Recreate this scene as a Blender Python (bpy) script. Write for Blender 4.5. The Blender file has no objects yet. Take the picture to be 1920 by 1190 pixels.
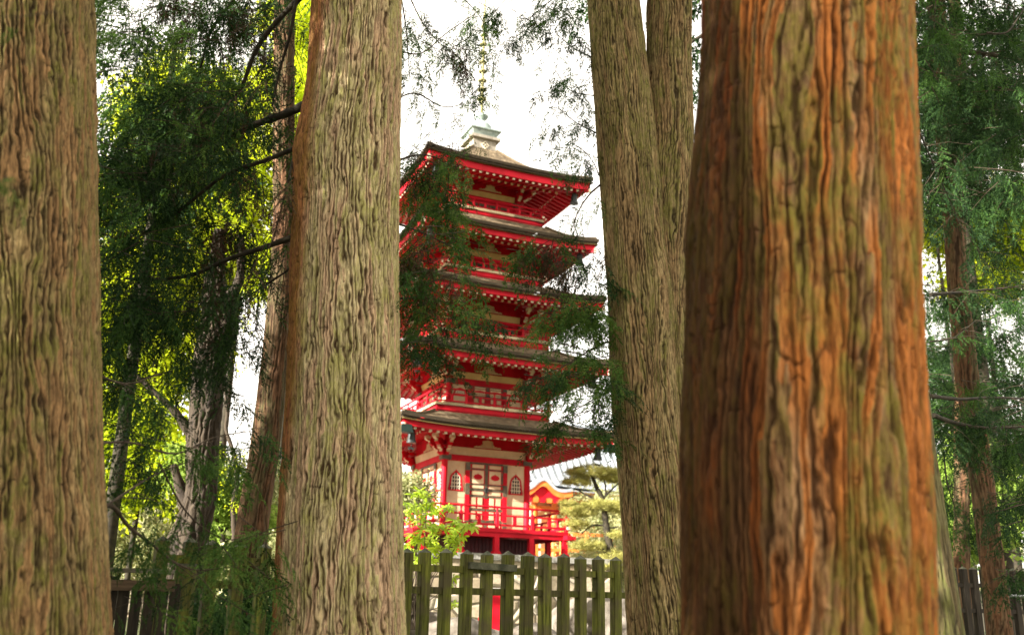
import bpy, math, random
import numpy as np
from mathutils import Matrix, Vector
random.seed(7)
SC = bpy.context.scene
R = math.radians

# ------------------------------------------------------------------ camera
F, PITCH, ROLL, CAMZ = 1846.0, 0.292, 0.021, 1.3
cd = bpy.data.cameras.new("camera"); cam = bpy.data.objects.new("camera", cd)
SC.collection.objects.link(cam); SC.camera = cam
cd.sensor_width = 36.0; cd.lens = 36.0 * F / 1920.0
cd.clip_start = 0.05; cd.clip_end = 2000
cd.dof.use_dof = True; cd.dof.focus_distance = 9.6; cd.dof.aperture_fstop = 1.75
_cp, _sp, _cr, _sr = math.cos(PITCH), math.sin(PITCH), math.cos(ROLL), math.sin(ROLL)
V_R = Vector((1, 0, 0)); V_U = Vector((0, -_sp, _cp)); V_F = Vector((0, _cp, _sp))
cx_ = V_R * _cr + V_U * (_sr); cy_ = V_U * _cr - V_R * _sr
# image content turns clockwise by ROLL
cx_ = V_R * _cr + V_U * _sr; cy_ = V_U * _cr - V_R * _sr
M = Matrix((( cx_[0], cy_[0], -V_F[0], 0), (cx_[1], cy_[1], -V_F[1], 0), (cx_[2], cy_[2], -V_F[2], CAMZ), (0, 0, 0, 1)))
cam.matrix_world = M

def P(px, py, Y):
    """point at forward distance Y seen in direction (px, py) of the 1920x1190 picture"""
    x, y = px - 960, -(py - 595)
    d = V_F * F + cx_ * x + cy_ * y
    t = Y / d[1]
    return Vector((d[0] * t, Y, CAMZ + d[2] * t))
def dist_scale(p):
    return F / ((p[1]) * _cp + (p[2] - CAMZ) * _sp)      # pixels per metre

# ------------------------------------------------------------------ sky, sun, exposure
SUN_EL, SUN_AZ = R(19), R(216)        # direction the sun stands in, measured from +X towards +Y
wd = bpy.data.worlds.new("World"); SC.world = wd; wd.use_nodes = True
nt = wd.node_tree; nt.nodes.clear()
wo = nt.nodes.new("ShaderNodeOutputWorld"); bg = nt.nodes.new("ShaderNodeBackground")
sky = nt.nodes.new("ShaderNodeTexSky"); sky.sky_type = 'NISHITA'; sky.sun_disc = False
sky.sun_elevation = SUN_EL; sky.sun_rotation = math.pi / 2 - SUN_AZ
sky.air_density = 1.0; sky.dust_density = 4.0
tcw = nt.nodes.new("ShaderNodeTexCoord"); nzw = nt.nodes.new("ShaderNodeTexNoise")
nzw.inputs["Scale"].default_value = 2.2; nzw.inputs["Detail"].default_value = 5
mr = nt.nodes.new("ShaderNodeMapRange"); mr.inputs[1].default_value = .25; mr.inputs[2].default_value = .7
mr.inputs[3].default_value = .62; mr.inputs[4].default_value = .97
mxw = nt.nodes.new("ShaderNodeMix"); mxw.data_type = 'RGBA'
mxw.inputs[7].default_value = (11.4, 10.6, 9.3, 1)        # bright white cloud
nt.links.new(tcw.outputs["Generated"], nzw.inputs["Vector"]); nt.links.new(nzw.outputs["Fac"], mr.inputs[0])
nt.links.new(mr.outputs[0], mxw.inputs[0]); nt.links.new(sky.outputs[0], mxw.inputs[6])
nt.links.new(mxw.outputs[2], bg.inputs[0]); bg.inputs[1].default_value = 0.055
nt.links.new(bg.outputs[0], wo.inputs[0])
sd = bpy.data.lights.new("sun", 'SUN'); so = bpy.data.objects.new("sun", sd); SC.collection.objects.link(so)
sd.energy = 4.8; sd.angle = R(0.55); sd.color = (1.0, .95, .86)
sv = Vector((math.cos(SUN_EL) * math.cos(SUN_AZ), math.cos(SUN_EL) * math.sin(SUN_AZ), math.sin(SUN_EL)))
so.rotation_euler = sv.to_track_quat('Z', 'Y').to_euler(); so.location = (-20, -10, 40)
SC.view_settings.view_transform = 'Standard'; SC.view_settings.look = 'None'
SC.view_settings.exposure = 2.22; SC.view_settings.gamma = 1.0
SC.render.engine = 'CYCLES'; SC.cycles.max_bounces = 7; SC.cycles.transparent_max_bounces = 8
SC.cycles.diffuse_bounces = 4; SC.cycles.use_denoising = True
SC.cycles.sample_clamp_indirect = 8

# ------------------------------------------------------------------ materials
def nmat(name):
    m = bpy.data.materials.new(name); m.use_nodes = True; m.node_tree.nodes.clear(); return m, m.node_tree
def N(t, typ, **kw):
    n = t.nodes.new(typ)
    for k, v in kw.items():
        if k.startswith('i_'):
            key = k[2:]; key = int(key) if key.isdigit() else key.replace('_', ' ')
            n.inputs[key].default_value = v
        else: setattr(n, k, v)
    return n
def L(t, a, b): t.links.new(a, b)
def ramp(t, fac, stops):
    r = t.nodes.new("ShaderNodeValToRGB"); e = r.color_ramp.elements
    while len(e) < len(stops): e.new(.5)
    for i, (p, c) in enumerate(stops):
        e[i].position = p; e[i].color = tuple(c) + (1,) if len(c) == 3 else c
    L(t, fac, r.inputs[0]); return r.outputs[0]
def mixc(t, fac, a, b, mode='MIX'):
    m = N(t, "ShaderNodeMix", data_type='RGBA', blend_type=mode)
    for s, v in ((0, fac), (6, a), (7, b)):
        if hasattr(v, 'links'): L(t, v, m.inputs[s])
        else: m.inputs[s].default_value = v if s == 0 else (tuple(v) + (1,) if len(v) == 3 else v)
    return m.outputs[2]
def noise(t, scale=5, detail=4, rough=.55, vec=None, stretch=None, dist=0, src='Object'):
    tc = t.nodes.new("ShaderNodeTexCoord"); v = tc.outputs[src]
    if stretch:
        mp = N(t, "ShaderNodeMapping"); mp.inputs[3].default_value = stretch; L(t, v, mp.inputs[0]); v = mp.outputs[0]
    n = N(t, "ShaderNodeTexNoise", i_Scale=scale, i_Detail=detail, i_Roughness=rough, i_Distortion=dist)
    L(t, v, n.inputs[0]); return n.outputs[0]
def finish(t, col, rough=.6, bump=None, bstr=.3, bdist=.01, spec=.4, metal=0, extra=None):
    b = N(t, "ShaderNodeBsdfPrincipled"); o = N(t, "ShaderNodeOutputMaterial")
    if hasattr(col, 'links'): L(t, col, b.inputs["Base Color"])
    else: b.inputs["Base Color"].default_value = tuple(col) + (1,)
    if hasattr(rough, 'links'): L(t, rough, b.inputs["Roughness"])
    else: b.inputs["Roughness"].default_value = rough
    b.inputs["Specular IOR Level"].default_value = spec; b.inputs["Metallic"].default_value = metal
    if bump is not None:
        bp = N(t, "ShaderNodeBump", i_Strength=bstr, i_Distance=bdist); L(t, bump, bp.inputs["Height"])
        L(t, bp.outputs[0], b.inputs["Normal"])
    L(t, b.outputs[0], o.inputs[0]); return b
def simple(name, c1, c2, scale=6, rough=.6, bstr=.25, bdist=.01, stretch=None, spec=.4, metal=0, lo=.35, hi=.68, detail=5):
    m, t = nmat(name); n = noise(t, scale, detail, .6, stretch=stretch)
    finish(t, ramp(t, n, [(lo, c1), (hi, c2)]), rough, n, bstr, bdist, spec, metal); return m
def leafmat(name, c1, c2, c3=None, trans=.35, rough=.55, clump=1.3, tcol=None):
    m, t = nmat(name)
    g = N(t, "ShaderNodeNewGeometry"); cl = noise(t, clump, 3, .6)
    a = N(t, "ShaderNodeMath", operation='ADD'); L(t, g.outputs["Random Per Island"], a.inputs[0]); L(t, cl, a.inputs[1])
    h = N(t, "ShaderNodeMath", operation='MULTIPLY', i_1=.5); L(t, a.outputs[0], h.inputs[0])
    col = ramp(t, h.outputs[0], [(.22, c1), (.5, c2), (.8, c3 or c2)])
    b = N(t, "ShaderNodeBsdfPrincipled"); b.inputs["Roughness"].default_value = rough
    b.inputs["Specular IOR Level"].default_value = .25 if rough < .4 else .08
    L(t, col, b.inputs["Base Color"])
    tr = N(t, "ShaderNodeBsdfTranslucent")
    if tcol: L(t, mixc(t, .6, col, tcol), tr.inputs[0])
    else: L(t, col, tr.inputs[0])
    mx = N(t, "ShaderNodeMixShader"); mx.inputs[0].default_value = trans
    L(t, b.outputs[0], mx.inputs[1]); L(t, tr.outputs[0], mx.inputs[2])
    o = N(t, "ShaderNodeOutputMaterial"); L(t, mx.outputs[0], o.inputs[0]); return m

def barkmat(name, dark, mid, light, accent, moss, moss_amt=.4, acc_amt=.35, scale=1.0, side_tint=None):
    m, t = nmat(name)
    tc = N(t, "ShaderNodeTexCoord")
    def st(sx, sz):
        mp = N(t, "ShaderNodeMapping"); mp.inputs[3].default_value = (sx * scale, sx * scale, sz * scale)
        L(t, tc.outputs["Object"], mp.inputs[0]); return mp.outputs[0]
    def nz(v, d=4, r=.6, dist=0):
        n = N(t, "ShaderNodeTexNoise", i_Scale=1.0, i_Detail=d, i_Roughness=r, i_Distortion=dist); L(t, v, n.inputs[0]); return n.outputs[0]
    fine = nz(st(150, 13), 4, .7, .4)       # fibres
    strip = nz(st(52, 4.5), 3, .6, .4)     # strips of bark
    big = nz(st(5.0, .7), 4, .6, .5)        # broad areas
    blot = nz(st(22, 9), 5, .7)            # blotches
    crk = N(t, "ShaderNodeAttribute"); crk.attribute_name = "crack"
    tone = N(t, "ShaderNodeAttribute"); tone.attribute_name = "tone"
    base = ramp(t, strip, [(.3, mid), (.5, light), (.7, mid)])
    stp = N(t, "ShaderNodeAttribute"); stp.attribute_name = "strip"
    bs = N(t, "ShaderNodeMath", operation='MULTIPLY_ADD', i_1=.42); L(t, stp.outputs["Fac"], bs.inputs[0]); L(t, big, bs.inputs[2]); bo = N(t, "ShaderNodeMath", operation='SUBTRACT', i_1=.21); L(t, bs.outputs[0], bo.inputs[0]); big = bo.outputs[0]
    if side_tint:
        sx0 = N(t, "ShaderNodeSeparateXYZ"); L(t, tc.outputs["Object"], sx0.inputs[0]); bm = N(t, "ShaderNodeMath", operation='MULTIPLY_ADD', i_1=side_tint[3]); L(t, sx0.outputs[0], bm.inputs[0]); L(t, big, bm.inputs[2]); big = bm.outputs[0]
    base = mixc(t, ramp(t, big, [(.5 - acc_amt * .35, (0, 0, 0)), (.72 - acc_amt * .35, (1, 1, 1))]), base, accent)
    tn = N(t, "ShaderNodeMath", operation='MULTIPLY_ADD', i_1=.8, i_2=.55); L(t, tone.outputs["Fac"], tn.inputs[0])
    base = mixc(t, 1.0, base, tn.outputs[0], 'MULTIPLY')
    mo = N(t, "ShaderNodeMath", operation='MULTIPLY'); mbs = N(t, "ShaderNodeMath", operation='MULTIPLY_ADD', i_1=-.3); L(t, stp.outputs["Fac"], mbs.inputs[0]); mb2 = N(t, "ShaderNodeMath", operation='ADD', i_1=.15); L(t, nz(st(3.1, .9), 4, .6, .4), mb2.inputs[0]); L(t, mb2.outputs[0], mbs.inputs[2]); L(t, ramp(t, mbs.outputs[0], [(.62 - moss_amt * .35, (0, 0, 0)), (.78 - moss_amt * .35, (1, 1, 1))]), mo.inputs[0])
    L(t, ramp(t, blot, [(.38, (0, 0, 0)), (.6, (1, 1, 1))]), mo.inputs[1])
    base = mixc(t, mo.outputs[0], base, moss)
    base = mixc(t, ramp(t, fine, [(.3, (.75, .75, .75)), (.52, (.1, .1, .1)), (.7, (0, 0, 0))]), base, dark)
    if side_tint:                              # one side of the trunk multiplied by a darker colour, graded along x
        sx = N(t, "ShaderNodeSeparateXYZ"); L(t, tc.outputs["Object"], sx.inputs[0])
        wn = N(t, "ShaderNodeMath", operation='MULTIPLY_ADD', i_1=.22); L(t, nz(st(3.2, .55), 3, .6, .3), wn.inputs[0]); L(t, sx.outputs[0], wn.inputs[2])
        w = N(t, "ShaderNodeMapRange"); w.inputs[1].default_value = side_tint[0]; w.inputs[2].default_value = side_tint[1]
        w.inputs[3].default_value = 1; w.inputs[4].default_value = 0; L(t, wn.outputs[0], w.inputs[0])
        tinted = mixc(t, 1.0, base, side_tint[2], 'MULTIPLY')
        base = mixc(t, w.outputs[0], base, tinted)
    base = mixc(t, 1.0, base, ramp(t, blot, [(.32, (.62, .60, .58)), (.5, (1, 1, 1)), (.68, (1.0, .98, .9))]), 'MULTIPLY')
    base = mixc(t, crk.outputs["Fac"], base, dark)  # furrow dirt, with crevice shade also mixed into the colour
    s = N(t, "ShaderNodeMath", operation='ADD'); L(t, fine, s.inputs[0]); L(t, blot, s.inputs[1])
    finish(t, base, .85, s.outputs[0], .55, .006 / scale, .15); return m

RED = (.56, .006, .014); CREAM = (.78, .60, .34)
m = {}
m['red'] = simple('red_lacquer', (.42, .003, .012), (.66, .008, .026), 1.6, .6, .12, .004, stretch=(1, 1, .3), spec=.2)
m['cream'] = simple('cream_paint', (.60, .44, .25), (.80, .65, .42), 1.8, .55, .1, .003)
m['gold'] = simple('ochre_paint', (.62, .42, .15), (.75, .54, .22), 4, .5, .1, .003)
m['white'] = simple('ivory_paint', (.74, .66, .48), (.82, .74, .56), 8, .5, .1, .003)
m['bronze'] = simple('weathered_bronze', (.07, .055, .03), (.15, .12, .07), 9, .5, .2, .004)
m['soffit'] = simple('pale_red_soffit', (.66, .34, .30), (.76, .44, .38), 5, .6, .1)
m['dark'] = simple('dark_interior', (.012, .01, .012), (.02, .018, .02), 4, .8)
m['iron'] = simple('black_iron', (.01, .014, .014), (.03, .04, .038), 20, .5, .2)
m['copper'] = simple('verdigris_copper', (.17, .22, .20), (.34, .39, .36), 9, .6, .3, .01)
m['goldmetal'] = simple('aged_brass', (.16, .15, .05), (.34, .30, .12), 12, .5, .3, .01, metal=.2)
m['greywood'] = simple('grey_wood', (.22, .19, .15), (.36, .32, .26), 10, .8, .4, .01, stretch=(1, 1, .2))

def shingle():
    mm, t = nmat('cypress_shingles')
    uv = N(t, "ShaderNodeUVMap"); sp = N(t, "ShaderNodeSeparateXYZ"); L(t, uv.outputs[0], sp.inputs[0])
    nn = noise(t, 3.5, 5, .6)
    rows = N(t, "ShaderNodeMath", operation='MULTIPLY_ADD', i_1=11.0); L(t, sp.outputs[1], rows.inputs[0])
    nm = N(t, "ShaderNodeMath", operation='MULTIPLY', i_1=.5); L(t, nn, nm.inputs[0]); L(t, nm.outputs[0], rows.inputs[2])
    fr = N(t, "ShaderNodeMath", operation='FRACT'); L(t, rows.outputs[0], fr.inputs[0])
    cb = N(t, "ShaderNodeCombineXYZ"); L(t, sp.outputs[0], cb.inputs[0])
    fl = N(t, "ShaderNodeMath", operation='FLOOR'); L(t, rows.outputs[0], fl.inputs[0]); L(t, fl.outputs[0], cb.inputs[1])
    mp = N(t, "ShaderNodeMapping"); mp.inputs[3].default_value = (7, 3.3, 1); L(t, cb.outputs[0], mp.inputs[0])
    n2 = N(t, "ShaderNodeTexNoise", i_Scale=1.0, i_Detail=3, i_Roughness=.7); L(t, mp.outputs[0], n2.inputs[0])
    col = ramp(t, n2.outputs[0], [(.3, (.06, .04, .022)), (.5, (.14, .10, .055)), (.7, (.27, .20, .12))])
    col = mixc(t, ramp(t, fr.outputs[0], [(.0, (1, 1, 1)), (.34, (0, 0, 0))]), col, (.03, .02, .011))
    h = N(t, "ShaderNodeMath", operation='MULTIPLY_ADD', i_1=.6); L(t, fr.outputs[0], h.inputs[0]); L(t, n2.outputs[0], h.inputs[2])
    finish(t, col, .8, h.outputs[0], .8, .05); return mm
m['shingle'] = shingle()
m['shingle_edge'] = simple('shingle_edge', (.02, .013, .006), (.075, .05, .024), 14, .85, .5, .02, stretch=(.6, .6, 9))
m['tile'] = simple('pale_roof_tile', (.20, .23, .26), (.42, .44, .46), 3, .6, .3, .01)
m['orange'] = simple('orange_paint', (.70, .14, .02), (.78, .22, .04), 3, .5)
m['fence'] = simple('mossy_timber', (.018, .022, .003), (.21, .22, .035), 3.0, .85, .7, .008, stretch=(11, 11, .8), lo=.32, hi=.78, detail=7)
m['fencecap'] = simple('lichened_timber', (.05, .055, .03), (.17, .17, .11), 12, .85, .6, .006)
m['darkwood'] = simple('dark_board', (.016, .012, .008), (.055, .042, .026), 6, .85, .5, .006, stretch=(6, 6, .5))
m['paleboard'] = simple('grey_board', (.12, .10, .07), (.3, .27, .2), 8, .8, .4, .005, stretch=(.6, 6, 6))
m['capstone'] = simple('granite_cap', (.22, .21, .18), (.42, .40, .35), 16, .85, .4, .01)
m['boulder'] = simple('pale_boulder', (.07, .055, .04), (.22, .19, .155), 3.5, .9, .7, .05, detail=9)
m['twig'] = simple('twig_bark', (.03, .02, .012), (.09, .065, .04), 20, .9, .5, .004, stretch=(1, 1, .3))
m['limb'] = simple('mossy_limb', (.014, .010, .006), (.045, .036, .018), 14, .9, .6, .008)
m['palebark'] = simple('pale_bark', (.02, .013, .008), (.07, .05, .03), 6, .9, .8, .03, stretch=(1.5, 1.5, .35), detail=8)

def fencemat():
    mm, t = nmat('mossy_timber'); n = noise(t, 3.0, 7, .65, stretch=(12, 12, .7)); big = noise(t, 5, 4, .6); oi = N(t, "ShaderNodeObjectInfo")
    c = ramp(t, n, [(.32, (.028, .032, .005)), (.5, (.12, .13, .022)), (.75, (.28, .29, .05))])
    c = mixc(t, ramp(t, big, [(.42, (0, 0, 0)), (.66, (.8, .8, .8))]), c, (.10, .08, .045))
    v = N(t, "ShaderNodeMapRange"); v.inputs[3].default_value = .65; v.inputs[4].default_value = 1.2; L(t, oi.outputs["Random"], v.inputs[0])
    c = mixc(t, 1.0, c, v.outputs[0], 'MULTIPLY'); finish(t, c, .85, n, .8, .01, .2); return mm
m['fence'] = fencemat()
def stonewall():
    mm, t = nmat('fitted_stone')
    tc = N(t, "ShaderNodeTexCoord"); mp = N(t, "ShaderNodeMapping"); mp.inputs[3].default_value = (2.0, 2.0, 2.5)
    nn = noise(t, 2, 3); L(t, tc.outputs["Object"], mp.inputs[0])
    ad = mixc(t, .12, mp.outputs[0], N(t, "ShaderNodeTexNoise", i_Scale=3.0).outputs[1])
    v = N(t, "ShaderNodeTexVoronoi", feature='DISTANCE_TO_EDGE', i_Scale=1.0); L(t, ad, v.inputs[0])
    v2 = N(t, "ShaderNodeTexVoronoi", feature='F1', i_Scale=1.0); L(t, ad, v2.inputs[0])
    sp = N(t, "ShaderNodeSeparateColor"); L(t, v2.outputs[1], sp.inputs[0])
    c = ramp(t, sp.outputs[0], [(0, (.36, .28, .18)), (.5, (.52, .43, .30)), (1, (.64, .56, .43))])
    c = mixc(t, ramp(t, noise(t, 14, 5), [(.4, (0, 0, 0)), (.7, (.5, .5, .5))]), c, (.16, .13, .08))
    c = mixc(t, ramp(t, v.outputs[0], [(.0, (1, 1, 1)), (.05, (0, 0, 0))]), c, (.07, .055, .04))
    hh = ramp(t, v.outputs[0], [(0, (0, 0, 0)), (.12, (1, 1, 1))])
    finish(t, c, .9, hh, .8, .06); return mm
m['stonewall'] = stonewall()
def groundm():
    mm, t = nmat('forest_ground'); a = noise(t, .35, 6); b = noise(t, 18, 6, .7)
    c = ramp(t, b, [(.3, (.035, .026, .015)), (.5, (.09, .065, .035)), (.7, (.16, .12, .07))])
    c = mixc(t, ramp(t, a, [(.45, (0, 0, 0)), (.6, (1, 1, 1))]), c, (.07, .10, .025))
    finish(t, c, .95, b, .7, .03); return mm
m['ground'] = groundm()
m['gravel'] = simple('pale_gravel', (.22, .20, .15), (.36, .33, .26), 30, .95, .5, .01)

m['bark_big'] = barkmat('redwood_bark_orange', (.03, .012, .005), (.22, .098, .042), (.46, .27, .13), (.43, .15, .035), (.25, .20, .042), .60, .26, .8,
                        side_tint=(-.10, -.02, (.26, .21, .16), .35))
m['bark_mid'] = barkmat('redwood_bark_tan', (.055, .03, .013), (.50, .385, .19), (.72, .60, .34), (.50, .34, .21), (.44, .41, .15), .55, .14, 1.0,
                        side_tint=(-.37, -.28, (.60, .34, .22), 0))
m['bark_left'] = barkmat('redwood_bark_brown', (.028, .017, .007), (.21, .145, .06), (.40, .285, .13), (.26, .15, .065), (.18, .165, .04), .55, .2, .95)
m['bark_fork'] = barkmat('redwood_bark_grey', (.032, .021, .009), (.26, .19, .085), (.45, .34, .165), (.28, .185, .09), (.20, .185, .05), .5, .15, 1.15)
m['bark_far'] = barkmat('redwood_bark_dark', (.03, .016, .008), (.11, .065, .034), (.19, .12, .065), (.14, .07, .035), (.075, .075, .028), .4, .3, .8)  # dark brown bark of the slim background trunks
m['bark_pale'] = barkmat('lichened_bark', (.05, .04, .02), (.13, .115, .045), (.21, .19, .08), (.14, .105, .05), (.11, .115, .03), .7, .1, 1.0)

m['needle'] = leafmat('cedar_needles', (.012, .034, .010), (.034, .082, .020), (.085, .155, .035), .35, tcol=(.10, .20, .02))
m['needle_dk'] = leafmat('cedar_needles_dark', (.009, .022, .008), (.020, .050, .015), (.048, .092, .024), .32)  # darker copy of the needles, shade put into the colour
m['needle_lit'] = leafmat('cedar_needles_lit', (.04, .09, .02), (.09, .18, .035), (.18, .27, .05), .4)  # lit copy of the needles, brightness put into the colour
m['needle_brown'] = leafmat('withered_needles', (.03, .018, .01), (.075, .045, .025), (.13, .09, .05), .2)
m['maple'] = leafmat('maple_leaves', (.16, .25, .012), (.40, .50, .02), (.62, .64, .03), .55, tcol=(.8, .85, .03), clump=.5)
m['maple2'] = leafmat('young_leaves', (.12, .20, .03), (.26, .38, .06), (.42, .52, .12), .5, clump=.6)
m['shrub'] = leafmat('garden_leaves', (.16, .19, .07), (.38, .39, .17), (.60, .57, .33), .4, clump=1.0)
m['pine'] = leafmat('pine_needles', (.20, .20, .05), (.46, .44, .12), (.66, .60, .24), .35, clump=2.5)
m['rhodo'] = leafmat('rhododendron_leaves', (.12, .22, .015), (.36, .50, .03), (.58, .66, .10), .45, rough=.32, clump=3, tcol=(.7, .85, .03))
m['redleaf'] = leafmat('red_blossom', (.45, .05, .02), (.7, .12, .03), (.8, .3, .08), .4, clump=3)
m['darkleaf'] = leafmat('laurel_leaves', (.01, .03, .01), (.03, .075, .02), (.07, .14, .03), .3, clump=1.5)

# ------------------------------------------------------------------ builders
COL = SC.collection
def link(o, parent=None):
    COL.objects.link(o)
    if parent is not None: o.parent = parent
    return o
def tag(o, label=None, cat=None, group=None, kind=None):
    for k, v in (('label', label), ('category', cat), ('group', group), ('kind', kind)):
        if v: o[k] = v
    return o
def empty(name, loc=(0, 0, 0), rz=0, label=None, cat=None, group=None):
    o = bpy.data.objects.new(name, None); o.location = loc; o.rotation_euler = (0, 0, rz); o.empty_display_size = .3
    link(o); return tag(o, label, cat, group)
def npmesh(name, V, F_, mat, parent=None, smooth=False, attrs=None, matidx=None, offset=None):
    """V (n,3), F_ (k,3|4)"""
    V = np.asarray(V, np.float32); F_ = np.asarray(F_, np.int32)
    if offset is not None: V = V - np.asarray(offset, np.float32)
    me = bpy.data.meshes.new(name); k, c = F_.shape
    me.vertices.add(len(V)); me.vertices.foreach_set("co", V.ravel())
    me.loops.add(k * c); me.loops.foreach_set("vertex_index", F_.ravel())
    me.polygons.add(k); me.polygons.foreach_set("loop_start", np.arange(0, k * c, c, dtype=np.int32))
    if matidx is not None: me.polygons.foreach_set("material_index", np.asarray(matidx, np.int32))
    me.update(calc_edges=True)
    if smooth: me.polygons.foreach_set("use_smooth", np.ones(k, bool))
    for mm in (mat if isinstance(mat, (list, tuple)) else [mat]): me.materials.append(mm)
    if attrs:
        for an, av in attrs.items():
            a = me.attributes.new(an, 'FLOAT', 'POINT'); a.data.foreach_set("value", np.asarray(av, np.float32).ravel())
    return link(bpy.data.objects.new(name, me), parent)

class MB:
    def __init__(s): s.v = []; s.f = []; s.mi = []; s.sm = []; s.M = Matrix.Identity(4); s.uv = {}
    def add(s, vs, fs, mi=0, sm=False, uvs=None):
        n = len(s.v); flip = s.M.determinant() < 0
        for v in vs: s.v.append(tuple(s.M @ Vector(v)))
        for i, f in enumerate(fs):
            f = tuple(reversed(f)) if flip else f
            if uvs: s.uv[len(s.f)] = [uvs[j] for j in f]
            s.f.append([n + j for j in f]); s.mi.append(mi); s.sm.append(sm)
    def box(s, x0, y0, z0, x1, y1, z1, mi=0, bev=0):
        if bev <= 0:
            vs = [(x0, y0, z0), (x1, y0, z0), (x1, y1, z0), (x0, y1, z0), (x0, y0, z1), (x1, y0, z1), (x1, y1, z1), (x0, y1, z1)]
            s.add(vs, [(0, 3, 2, 1), (4, 5, 6, 7), (0, 1, 5, 4), (1, 2, 6, 5), (2, 3, 7, 6), (3, 0, 4, 7)], mi)
        else:
            b = bev; s.prism([(x0 + b, y0), (x1 - b, y0), (x1, y0 + b), (x1, y1 - b), (x1 - b, y1), (x0 + b, y1), (x0, y1 - b), (x0, y0 + b)], z0, z1, mi)
    def prism(s, poly, z0, z1, mi=0, axis='z'):
        """extrude a polygon; axis z: (x,y) between z0..z1 ; axis y: (x,z) between y0..y1"""
        n = len(poly)
        if axis == 'z': vs = [(x, y, z0) for x, y in poly] + [(x, y, z1) for x, y in poly]; fl = False
        elif axis == 'y': vs = [(x, z0, y) for x, y in poly] + [(x, z1, y) for x, y in poly]; fl = True
        else: vs = [(z0, x, y) for x, y in poly] + [(z1, x, y) for x, y in poly]; fl = False
        fs = [tuple(reversed(range(n))), tuple(range(n, 2 * n))] + [(i, (i + 1) % n, n + (i + 1) % n, n + i) for i in range(n)]
        if fl: fs = [tuple(reversed(f)) for f in fs]
        s.add(vs, fs, mi)
    def bar(s, a, b, w, h, mi=0, up=(0, 0, 1)):
        a = Vector(a); b = Vector(b); d = (b - a).normalized(); u = Vector(up)
        sx = d.cross(u).normalized() * (w / 2); uz = sx.cross(d).normalized() * (h / 2)
        vs = [a - sx - uz, a + sx - uz, a + sx + uz, a - sx + uz, b - sx - uz, b + sx - uz, b + sx + uz, b - sx + uz]
        s.add(vs, [(0, 1, 2, 3), (7, 6, 5, 4), (1, 0, 4, 5), (2, 1, 5, 6), (3, 2, 6, 7), (0, 3, 7, 4)], mi)
    def tube(s, pts, rad, n=8, mi=0, caps=True):
        pts = [Vector(p) for p in pts]; rad = rad if isinstance(rad, (list, tuple)) else [rad] * len(pts)
        vs = []; ref = Vector((.13, .31, .94))
        for i, p in enumerate(pts):
            d = (pts[min(i + 1, len(pts) - 1)] - pts[max(i - 1, 0)]).normalized()
            a = d.cross(ref)
            if a.length < .05: a = d.cross(Vector((1, 0, 0)))
            a.normalize(); b = d.cross(a)
            for k in range(n):
                t = 2 * math.pi * k / n; vs.append(p + (a * math.cos(t) + b * math.sin(t)) * rad[i])
        fs = [(i * n + k, i * n + (k + 1) % n, (i + 1) * n + (k + 1) % n, (i + 1) * n + k) for i in range(len(pts) - 1) for k in range(n)]
        s.add(vs, fs, mi, True)
        if caps:
            s.add(vs[:n], [tuple(reversed(range(n)))], mi); s.add(vs[-n:], [tuple(range(n))], mi)
    def lathe(s, prof, n=16, c=(0, 0, 0), mi=0, sm=True):
        vs = []
        for r, z in prof:
            for k in range(n):
                t = 2 * math.pi * k / n; vs.append((c[0] + r * math.cos(t), c[1] + r * math.sin(t), c[2] + z))
        fs = [(i * n + k, i * n + (k + 1) % n, (i + 1) * n + (k + 1) % n, (i + 1) * n + k) for i in range(len(prof) - 1) for k in range(n)]
        s.add(vs, fs, mi, sm)
        s.add(vs[:n], [tuple(reversed(range(n)))], mi); s.add(vs[-n:], [tuple(range(n))], mi)
    def build(s, name, mats, parent=None):
        me = bpy.data.meshes.new(name); me.from_pydata(s.v, [], s.f)
        for mm in (mats if isinstance(mats, (list, tuple)) else [mats]): me.materials.append(mm)
        me.polygons.foreach_set("material_index", s.mi); me.polygons.foreach_set("use_smooth", s.sm)
        if s.uv:
            ul = me.uv_layers.new(name="UVMap")
            for fi, us in s.uv.items():
                ls = me.polygons[fi].loop_start
                for j, u in enumerate(us): ul.data[ls + j].uv = u
        me.update(); return link(bpy.data.objects.new(name, me), parent)

# value noise for the bark relief
_rt = np.random.RandomState(3).rand(8192).astype(np.float32) * 2 - 1
def vn(x, y, z, seed=0):
    xi = np.floor(x).astype(np.int64); yi = np.floor(y).astype(np.int64); zi = np.floor(z).astype(np.int64)
    fx = x - xi; fy = y - yi; fz = z - zi
    fx = fx * fx * (3 - 2 * fx); fy = fy * fy * (3 - 2 * fy); fz = fz * fz * (3 - 2 * fz)
    def h(a, b, c): return _rt[((a * 73856093) ^ (b * 19349663) ^ (c * 83492791) ^ (seed * 2654435)) & 8191]
    r = 0
    for i in (0, 1):
        for j in (0, 1):
            for k in (0, 1):
                r = r + h(xi + i, yi + j, zi + k) * (fx if i else 1 - fx) * (fy if j else 1 - fy) * (fz if k else 1 - fz)
    return r

def ground_z(x, y):
    def sm(a, b, t): t = min(1, max(0, (t - a) / (b - a))); return t * t * (3 - 2 * t)
    z = .43 * sm(3, 9.5, y) + .55 * sm(10, 26, y) + .1 * math.sin(x * .7 + y * .3) * sm(2, 6, abs(y))
    return z + 5.5 * sm(60, 160, y)

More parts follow.
